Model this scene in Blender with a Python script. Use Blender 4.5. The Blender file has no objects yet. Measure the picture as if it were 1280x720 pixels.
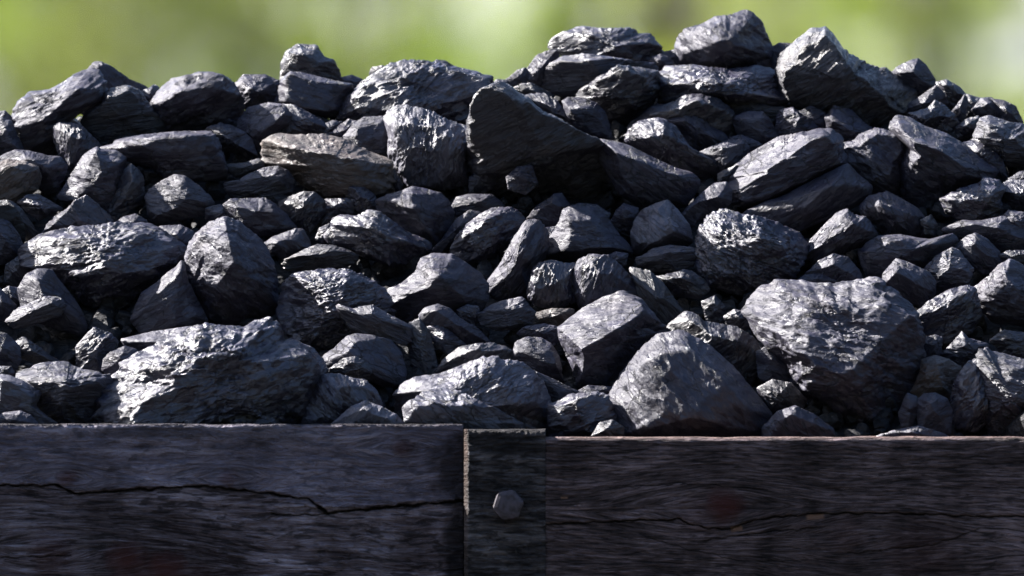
import bpy, bmesh, math, random, re
import numpy as np
from mathutils import Vector, Matrix

# ------------------------------------------------------------------ camera
S = bpy.context.scene
COL = S.collection
MPX = 1.0 / 1280.0            # metres per photo pixel at the plane of the planks
DIST = 20.0                   # camera to planks
TOP = 1.50                    # height of the plank top
HOR = 225.0                   # photo row of the horizon
CAM = Vector((0.0, -DIST, TOP + (545.0 - HOR) * MPX))
FOC = 1280.0 * DIST           # focal length in photo pixels
PITCH = math.atan2(HOR - 360.0, FOC)
cam_data = bpy.data.cameras.new("camera")
cam = bpy.data.objects.new("camera", cam_data)
COL.objects.link(cam)
cam.location = CAM
cam.rotation_euler = (math.pi / 2 + PITCH, 0, 0)
cam_data.sensor_width = 36.0
cam_data.lens = 36.0 * DIST
cam_data.clip_start = 0.1
cam_data.clip_end = 3000.0
cam_data.dof.use_dof = True
cam_data.dof.focus_distance = DIST + 0.20
cam_data.dof.aperture_fstop = 7.4
S.camera = cam
FWD = Vector((0, math.cos(PITCH), math.sin(PITCH)))
UPV = Vector((0, -math.sin(PITCH), math.cos(PITCH)))

def at(px, py, Y):
    """world point seen at a photo pixel, on the vertical plane y = Y"""
    d = FWD * FOC + Vector((1, 0, 0)) * (px - 640.0) + UPV * (360.0 - py)
    return CAM + d * ((Y - CAM.y) / d.y)

# ------------------------------------------------------------------ world, sun, exposure
SUN = Vector((-0.76, 0.24, 0.60)).normalized()
elev = math.asin(SUN.z)
azim = math.atan2(SUN.x, SUN.y)
W = bpy.data.worlds.new("World"); S.world = W; W.use_nodes = True
nt = W.node_tree
bg = nt.nodes["Background"]
sky = nt.nodes.new("ShaderNodeTexSky"); sky.sky_type = 'NISHITA'; sky.sun_disc = False
sky.sun_elevation = elev; sky.sun_rotation = azim
sky.air_density = 1.0; sky.dust_density = 1.5; sky.ozone_density = 3.0
# added cloud-like glow low over the far horizon, whitens the sky gaps
_tc = nt.nodes.new("ShaderNodeTexCoord"); _sp = nt.nodes.new("ShaderNodeSeparateXYZ"); nt.links.new(_tc.outputs['Generated'], _sp.inputs[0])
def _map(v, a, b):
    m = nt.nodes.new("ShaderNodeMapRange"); m.interpolation_type = 'SMOOTHSTEP'; nt.links.new(v, m.inputs[0]); m.inputs[1].default_value = a; m.inputs[2].default_value = b; return m.outputs[0]
_cn = nt.nodes.new("ShaderNodeTexNoise"); _cn.inputs['Scale'].default_value = 5.0; _cn.inputs['Detail'].default_value = 6.0; nt.links.new(_tc.outputs['Generated'], _cn.inputs[0])
_m1 = nt.nodes.new("ShaderNodeMath"); _m1.operation = 'MULTIPLY'; nt.links.new(_map(_sp.outputs[2], 0.30, 0.05), _m1.inputs[0]); nt.links.new(_map(_sp.outputs[1], 0.2, 0.7), _m1.inputs[1])
_m2 = nt.nodes.new("ShaderNodeMath"); _m2.operation = 'MULTIPLY'; nt.links.new(_m1.outputs[0], _m2.inputs[0]); nt.links.new(_map(_cn.outputs[0], 0.25, 0.5), _m2.inputs[1])
_mx = nt.nodes.new("ShaderNodeMix"); _mx.data_type = 'RGBA'; nt.links.new(_m2.outputs[0], _mx.inputs[0]); nt.links.new(sky.outputs[0], _mx.inputs[6]); _mx.inputs[7].default_value = (4.2, 4.3, 4.4, 1)
nt.links.new(_mx.outputs[2], bg.inputs[0]); bg.inputs[1].default_value = 0.062
sl = bpy.data.lights.new("sun", 'SUN'); sl.energy = 4.3; sl.angle = math.radians(0.5); sl.color = (1.0, 0.955, 0.91)
so = bpy.data.objects.new("sun", sl); COL.objects.link(so)
so.rotation_euler = (-SUN).to_track_quat('-Z', 'Y').to_euler()
so.location = SUN * 30
S.view_settings.view_transform = 'Standard'; S.view_settings.look = 'None'
S.view_settings.exposure = 2.28; S.view_settings.gamma = 1.0
S.view_settings.use_curve_mapping = False

# ------------------------------------------------------------------ helpers
def tag(o, label=None, cat=None, group=None, kind=None):
    if label: o["label"] = label
    if cat: o["category"] = cat
    if group: o["group"] = group
    if kind: o["kind"] = kind
    return o

def mesh_np(name, V, F, smooth=True, attrs=None):
    """V (n,3) array, F (m,k) int array"""
    me = bpy.data.meshes.new(name)
    k = F.shape[1]
    me.vertices.add(len(V)); me.vertices.foreach_set("co", V.astype(np.float32).ravel())
    me.loops.add(F.size); me.loops.foreach_set("vertex_index", F.astype(np.int32).ravel())
    me.polygons.add(len(F))
    me.polygons.foreach_set("loop_start", np.arange(0, F.size, k, dtype=np.int32))
    me.polygons.foreach_set("loop_total", np.full(len(F), k, dtype=np.int32))
    me.polygons.foreach_set("use_smooth", np.full(len(F), smooth, dtype=bool))
    if attrs:
        for nm, a in attrs.items():
            at_ = me.attributes.new(nm, 'FLOAT', 'POINT')
            at_.data.foreach_set("value", a.astype(np.float32))
    me.update(calc_edges=True); me.validate()
    return me

def link(name, me, mat=None, parent=None):
    o = bpy.data.objects.new(name, me); COL.objects.link(o)
    if mat: me.materials.append(mat)
    if parent: o.parent = parent
    return o

def bm_obj(name, bm, mat, parent=None, smooth=False):
    me = bpy.data.meshes.new(name); bm.to_mesh(me); bm.free()
    for p in me.polygons: p.use_smooth = smooth
    return link(name, me, mat, parent)

def box(bm, x0, x1, y0, y1, z0, z1, bev=0.0):
    r = bmesh.ops.create_cube(bm, size=1.0)
    M = Matrix.Translation(((x0+x1)/2, (y0+y1)/2, (z0+z1)/2)) @ Matrix.Diagonal((x1-x0, y1-y0, z1-z0, 1))
    bmesh.ops.transform(bm, matrix=M, verts=r['verts'])
    if bev:
        es = list({e for v in r['verts'] for e in v.link_edges})
        bmesh.ops.bevel(bm, geom=es, offset=bev, segments=2, profile=0.6, affect='EDGES')

# numpy gradient noise -------------------------------------------------
_rs = np.random.RandomState(7)
_perm = _rs.permutation(256); _perm = np.concatenate([_perm, _perm, _perm])
_grad = _rs.normal(size=(256, 3)); _grad /= np.linalg.norm(_grad, axis=1)[:, None]
def noise(P):
    I = np.floor(P).astype(np.int64); f = P - I; I &= 255
    u = f * f * f * (f * (f * 6 - 15) + 10)
    out = 0
    for dx in (0, 1):
        wx = u[:, 0] if dx else 1 - u[:, 0]
        for dy in (0, 1):
            wy = u[:, 1] if dy else 1 - u[:, 1]
            for dz in (0, 1):
                wz = u[:, 2] if dz else 1 - u[:, 2]
                h = _perm[_perm[_perm[(I[:, 0]+dx) & 255] + ((I[:, 1]+dy) & 255)] + ((I[:, 2]+dz) & 255)]
                g = _grad[h]
                out = out + wx*wy*wz*(g[:, 0]*(f[:, 0]-dx) + g[:, 1]*(f[:, 1]-dy) + g[:, 2]*(f[:, 2]-dz))
    return out * 1.6
def fbm(P, o=4, ridged=False):
    s = 0; a = 1.0; t = 0
    for i in range(o):
        n = noise(P * (2.03 ** i) + 17.3 * i)
        if ridged: n = 1 - 2*np.abs(n)
        s = s + a * n; t += a; a *= 0.5
    return s / t

# ------------------------------------------------------------------ materials
class NT:
    def __init__(s, name):
        s.m = bpy.data.materials.new(name); s.m.use_nodes = True
        s.t = s.m.node_tree; s.b = s.t.nodes["Principled BSDF"]; s.out = s.t.nodes["Material Output"]
    def n(s, ty, **kw):
        nd = s.t.nodes.new(ty)
        for k, v in kw.items():
            if k.startswith('_'): setattr(nd, k[1:], v)
            else: nd.inputs[k.replace('__', ' ')].default_value = v
        return nd
    def l(s, a, b): s.t.links.new(a, b)
    def math(s, op, a, b=None, c=None, clamp=False):
        nd = s.t.nodes.new("ShaderNodeMath"); nd.operation = op; nd.use_clamp = clamp
        for i, v in enumerate((a, b, c)):
            if v is None: continue
            if isinstance(v, (int, float)): nd.inputs[i].default_value = v
            else: s.l(v, nd.inputs[i])
        return nd.outputs[0]
    def ramp(s, fac, stops):
        r = s.t.nodes.new("ShaderNodeValToRGB"); s.l(fac, r.inputs[0])
        cr = r.color_ramp
        while len(cr.elements) < len(stops): cr.elements.new(0.5)
        for e, (p, c) in zip(cr.elements, stops):
            e.position = p; e.color = (c[0], c[1], c[2], 1) if not isinstance(c, float) else (c, c, c, 1)
        return r.outputs[0]
    def mix(s, fac, a, b, mode='MIX'):
        nd = s.t.nodes.new("ShaderNodeMix"); nd.data_type = 'RGBA'; nd.blend_type = mode
        for k, v in ((0, fac), (6, a), (7, b)):
            if isinstance(v, (int, float)): nd.inputs[k].default_value = v
            elif isinstance(v, tuple): nd.inputs[k].default_value = (*v, 1)
            else: s.l(v, nd.inputs[k])
        return nd.outputs[2]

def coal_material(name, dark, mid, pale, dust, rough, brown=0.0, bump=1.0, glit=0.5, spec=0.5, lines=0.0):
    k = NT(name)
    tc = k.n("ShaderNodeTexCoord"); oi = k.n("ShaderNodeObjectInfo")
    off = k.n("ShaderNodeVectorMath", _operation='MULTIPLY_ADD')
    comb = k.n("ShaderNodeCombineXYZ"); k.l(oi.outputs['Random'], comb.inputs[0]); k.l(oi.outputs['Random'], comb.inputs[2])
    k.l(comb.outputs[0], off.inputs[0]); off.inputs[1].default_value = (31.0, 17.0, 23.0); k.l(tc.outputs['Object'], off.inputs[2])
    P = off.outputs[0]
    mp = k.n("ShaderNodeMapping"); k.l(P, mp.inputs[0]); mp.inputs['Scale'].default_value = (1.0, 1.0, 2.4)   # beds lie across local z
    B = mp.outputs[0]
    def tex(vec, scale, detail, rough_=0.55, dist=0.0):
        t = k.n("ShaderNodeTexNoise", Scale=scale, Detail=detail, Roughness=rough_, Distortion=dist); k.l(vec, t.inputs['Vector']); return t.outputs[0]
    def facets(vec, scale, warp):
        """little flat fracture faces: each cell is a plane with a tilt of its own"""
        nv = k.n("ShaderNodeTexNoise", Scale=scale*0.9, Detail=3.0); k.l(vec, nv.inputs['Vector'])
        d = k.n("ShaderNodeVectorMath", _operation='MULTIPLY_ADD'); k.l(nv.outputs['Color'], d.inputs[0]); d.inputs[1].default_value = (warp,)*3; k.l(vec, d.inputs[2])
        v = k.n("ShaderNodeTexVoronoi", Scale=scale); v.feature = 'F1'; k.l(d.outputs[0], v.inputs['Vector'])
        sub = k.n("ShaderNodeVectorMath", _operation='SUBTRACT'); k.l(d.outputs[0], sub.inputs[0]); k.l(v.outputs['Position'], sub.inputs[1])
        c = k.n("ShaderNodeVectorMath", _operation='SUBTRACT'); k.l(v.outputs['Color'], c.inputs[0]); c.inputs[1].default_value = (0.5,)*3
        dt = k.n("ShaderNodeVectorMath", _operation='DOT_PRODUCT'); k.l(sub.outputs[0], dt.inputs[0]); k.l(c.outputs[0], dt.inputs[1])
        sx = k.n("ShaderNodeSeparateColor"); k.l(v.outputs['Color'], sx.inputs[0])
        return dt.outputs['Value'], sx.outputs[0]
    big = tex(P, 18, 3); med = tex(B, 60, 6, 0.60, 0.3); fine = tex(B, 300, 5, 0.7)
    grit = tex(P, 850, 3, 0.7)
    f1, c1 = facets(B, 55, 0.012); f2, c2 = facets(B, 150, 0.006)
    f = k.math('ADD', k.math('MULTIPLY', big, 0.5), k.math('ADD', k.math('MULTIPLY', med, 0.38), k.math('MULTIPLY', c1, 0.12)))
    col = k.ramp(f, [(0.36, dark), (0.5, mid), (0.64, pale)])
    dustf = k.math('MULTIPLY', k.math('SUBTRACT', fine, 0.46, clamp=True), dust, clamp=True)
    col = k.mix(dustf, col, (0.11, 0.107, 0.128))
    gm = k.ramp(grit, [(0.62, 0.0), (0.72, 1.0)])
    col = k.mix(k.math('MULTIPLY', gm, 0.18), col, (0.2, 0.195, 0.2))
    bb = k.ramp(tex(P, 26, 4, 0.6), [(0.54, 0.0), (0.68, 1.0)])
    col = k.mix(k.math('MULTIPLY', bb, max(brown, 0.16)), col, (0.07, 0.047, 0.036))
    # hairline cracks, only in places
    cn = k.n("ShaderNodeTexNoise", Scale=45.0, Detail=5.0, Roughness=0.65); k.l(B, cn.inputs['Vector'])
    cd = k.n("ShaderNodeVectorMath", _operation='MULTIPLY_ADD'); k.l(cn.outputs['Color'], cd.inputs[0]); cd.inputs[1].default_value = (0.022,)*3; k.l(B, cd.inputs[2])
    ce = k.n("ShaderNodeTexVoronoi", Scale=32.0); ce.feature = 'DISTANCE_TO_EDGE'; k.l(cd.outputs[0], ce.inputs['Vector'])
    crk = k.math('MULTIPLY', k.ramp(ce.outputs['Distance'], [(0.0, 1.0), (0.035, 0.0)]), k.ramp(big, [(0.46, 0.0), (0.56, 1.0)]))
    col = k.mix(k.math('MULTIPLY', crk, 0.75), col, (0.004, 0.004, 0.005))
    k.l(col, k.b.inputs['Base Color'])
    r = k.math('ADD', k.math('MULTIPLY', med, 0.24), rough - 0.10)
    r = k.math('ADD', r, k.math('MULTIPLY', c2, 0.14))
    r = k.math('ADD', r, k.math('MULTIPLY', grit, 0.10), clamp=True)
    # glassy bands: scattered small fracture faces that are nearly polished
    gl = k.ramp(c2, [(0.80, 0.0), (0.86, 1.0)])
    r = k.math('MULTIPLY', r, k.math('SUBTRACT', 1.0, k.math('MULTIPLY', gl, 0.45)))
    k.l(r, k.b.inputs['Roughness'])
    k.b.inputs['IOR'].default_value = 1.75; k.b.inputs['Specular IOR Level'].default_value = spec
    h = k.math('ADD', k.math('MULTIPLY', med, 0.0017), k.math('MULTIPLY', fine, 0.00085))
    h = k.math('ADD', h, k.math('MULTIPLY', f1, 0.34 * glit * 2))
    h = k.math('ADD', h, k.math('MULTIPLY', f2, 0.22 * glit * 2))
    h = k.math('ADD', h, k.math('MULTIPLY', grit, 0.00026))
    h = k.math('SUBTRACT', h, k.math('MULTIPLY', crk, 0.0012))
    if lines:
        ml = k.n("ShaderNodeMapping"); k.l(P, ml.inputs[0]); ml.inputs['Scale'].default_value = (1.0, 1.0, 9.0)
        h = k.math('ADD', h, k.math('MULTIPLY', tex(ml.outputs[0], 34, 5, 0.65, 0.25), lines))
    bp = k.n("ShaderNodeBump", Strength=1.0, Distance=bump); k.l(h, bp.inputs['Height'])
    k.l(bp.outputs[0], k.b.inputs['Normal'])
    return k.m

M_COAL = {
 'n': coal_material("coal_plain", (0.0162,0.0153,0.0325), (0.0191,0.0180,0.0376), (0.0265,0.0249,0.0508), 0.9, 0.36, glit=0.6),
 'l': coal_material("coal_bedded", (0.0162,0.0154,0.0314), (0.0191,0.0182,0.0367), (0.0272,0.0259,0.0507), 0.9, 0.36, glit=0.35, lines=0.0042),
 's': coal_material("coal_smooth", (0.0157,0.0147,0.0308), (0.0180,0.0171,0.0354), (0.0230,0.0215,0.0440), 0.8, 0.45, glit=0.45, spec=0.36),
 'w': coal_material("coal_pale_dust_lit", (0.0291,0.0281,0.0448), (0.0446,0.0427,0.0672), (0.0640,0.0621,0.0941), 1.6, 0.42, glit=0.5),  # palest dusty copy; brightness of sunlit lumps is put into the colour
 'p': coal_material("coal_dusty_lit", (0.0200,0.0185,0.0358), (0.0235,0.0217,0.0417), (0.0303,0.0283,0.0528), 1.1, 0.46, glit=0.6, spec=0.36),  # dusty copy, paler for lumps with sunlit faces
 'd': coal_material("coal_black_shaded", (0.0090,0.0083,0.0183), (0.0104,0.0096,0.0208), (0.0138,0.0128,0.0267), 0.4, 0.34, glit=0.5),  # for black lumps, and for dim ones with their shade in the colour
 'k': coal_material("coal_shaded_bedded", (0.0082,0.0078,0.0151), (0.0112,0.0104,0.0202), (0.0160,0.0150,0.0274), 0.5, 0.38, glit=0.3, lines=0.0045),  # darker bedded copy that paints in the shade of unlit fronts
 'g': coal_material("coal_glossy", (0.0185,0.0178,0.0346), (0.0218,0.0210,0.0403), (0.0301,0.0285,0.0535), 0.9, 0.30, glit=0.7),
 'b': coal_material("coal_brown", (0.0438,0.0320,0.0306), (0.0503,0.0368,0.0347), (0.0637,0.0474,0.0448), 1.0, 0.55, brown=0.8),
}
M_RUBBLE = coal_material('coal_rubble_shaded', (0.004,0.004,0.006), (0.008,0.008,0.011), (0.013,0.013,0.018), 0.2, 0.6, brown=0.02, glit=0.6, spec=0.3)  # coal darkened to near black, painting in the shade of the gaps
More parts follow.
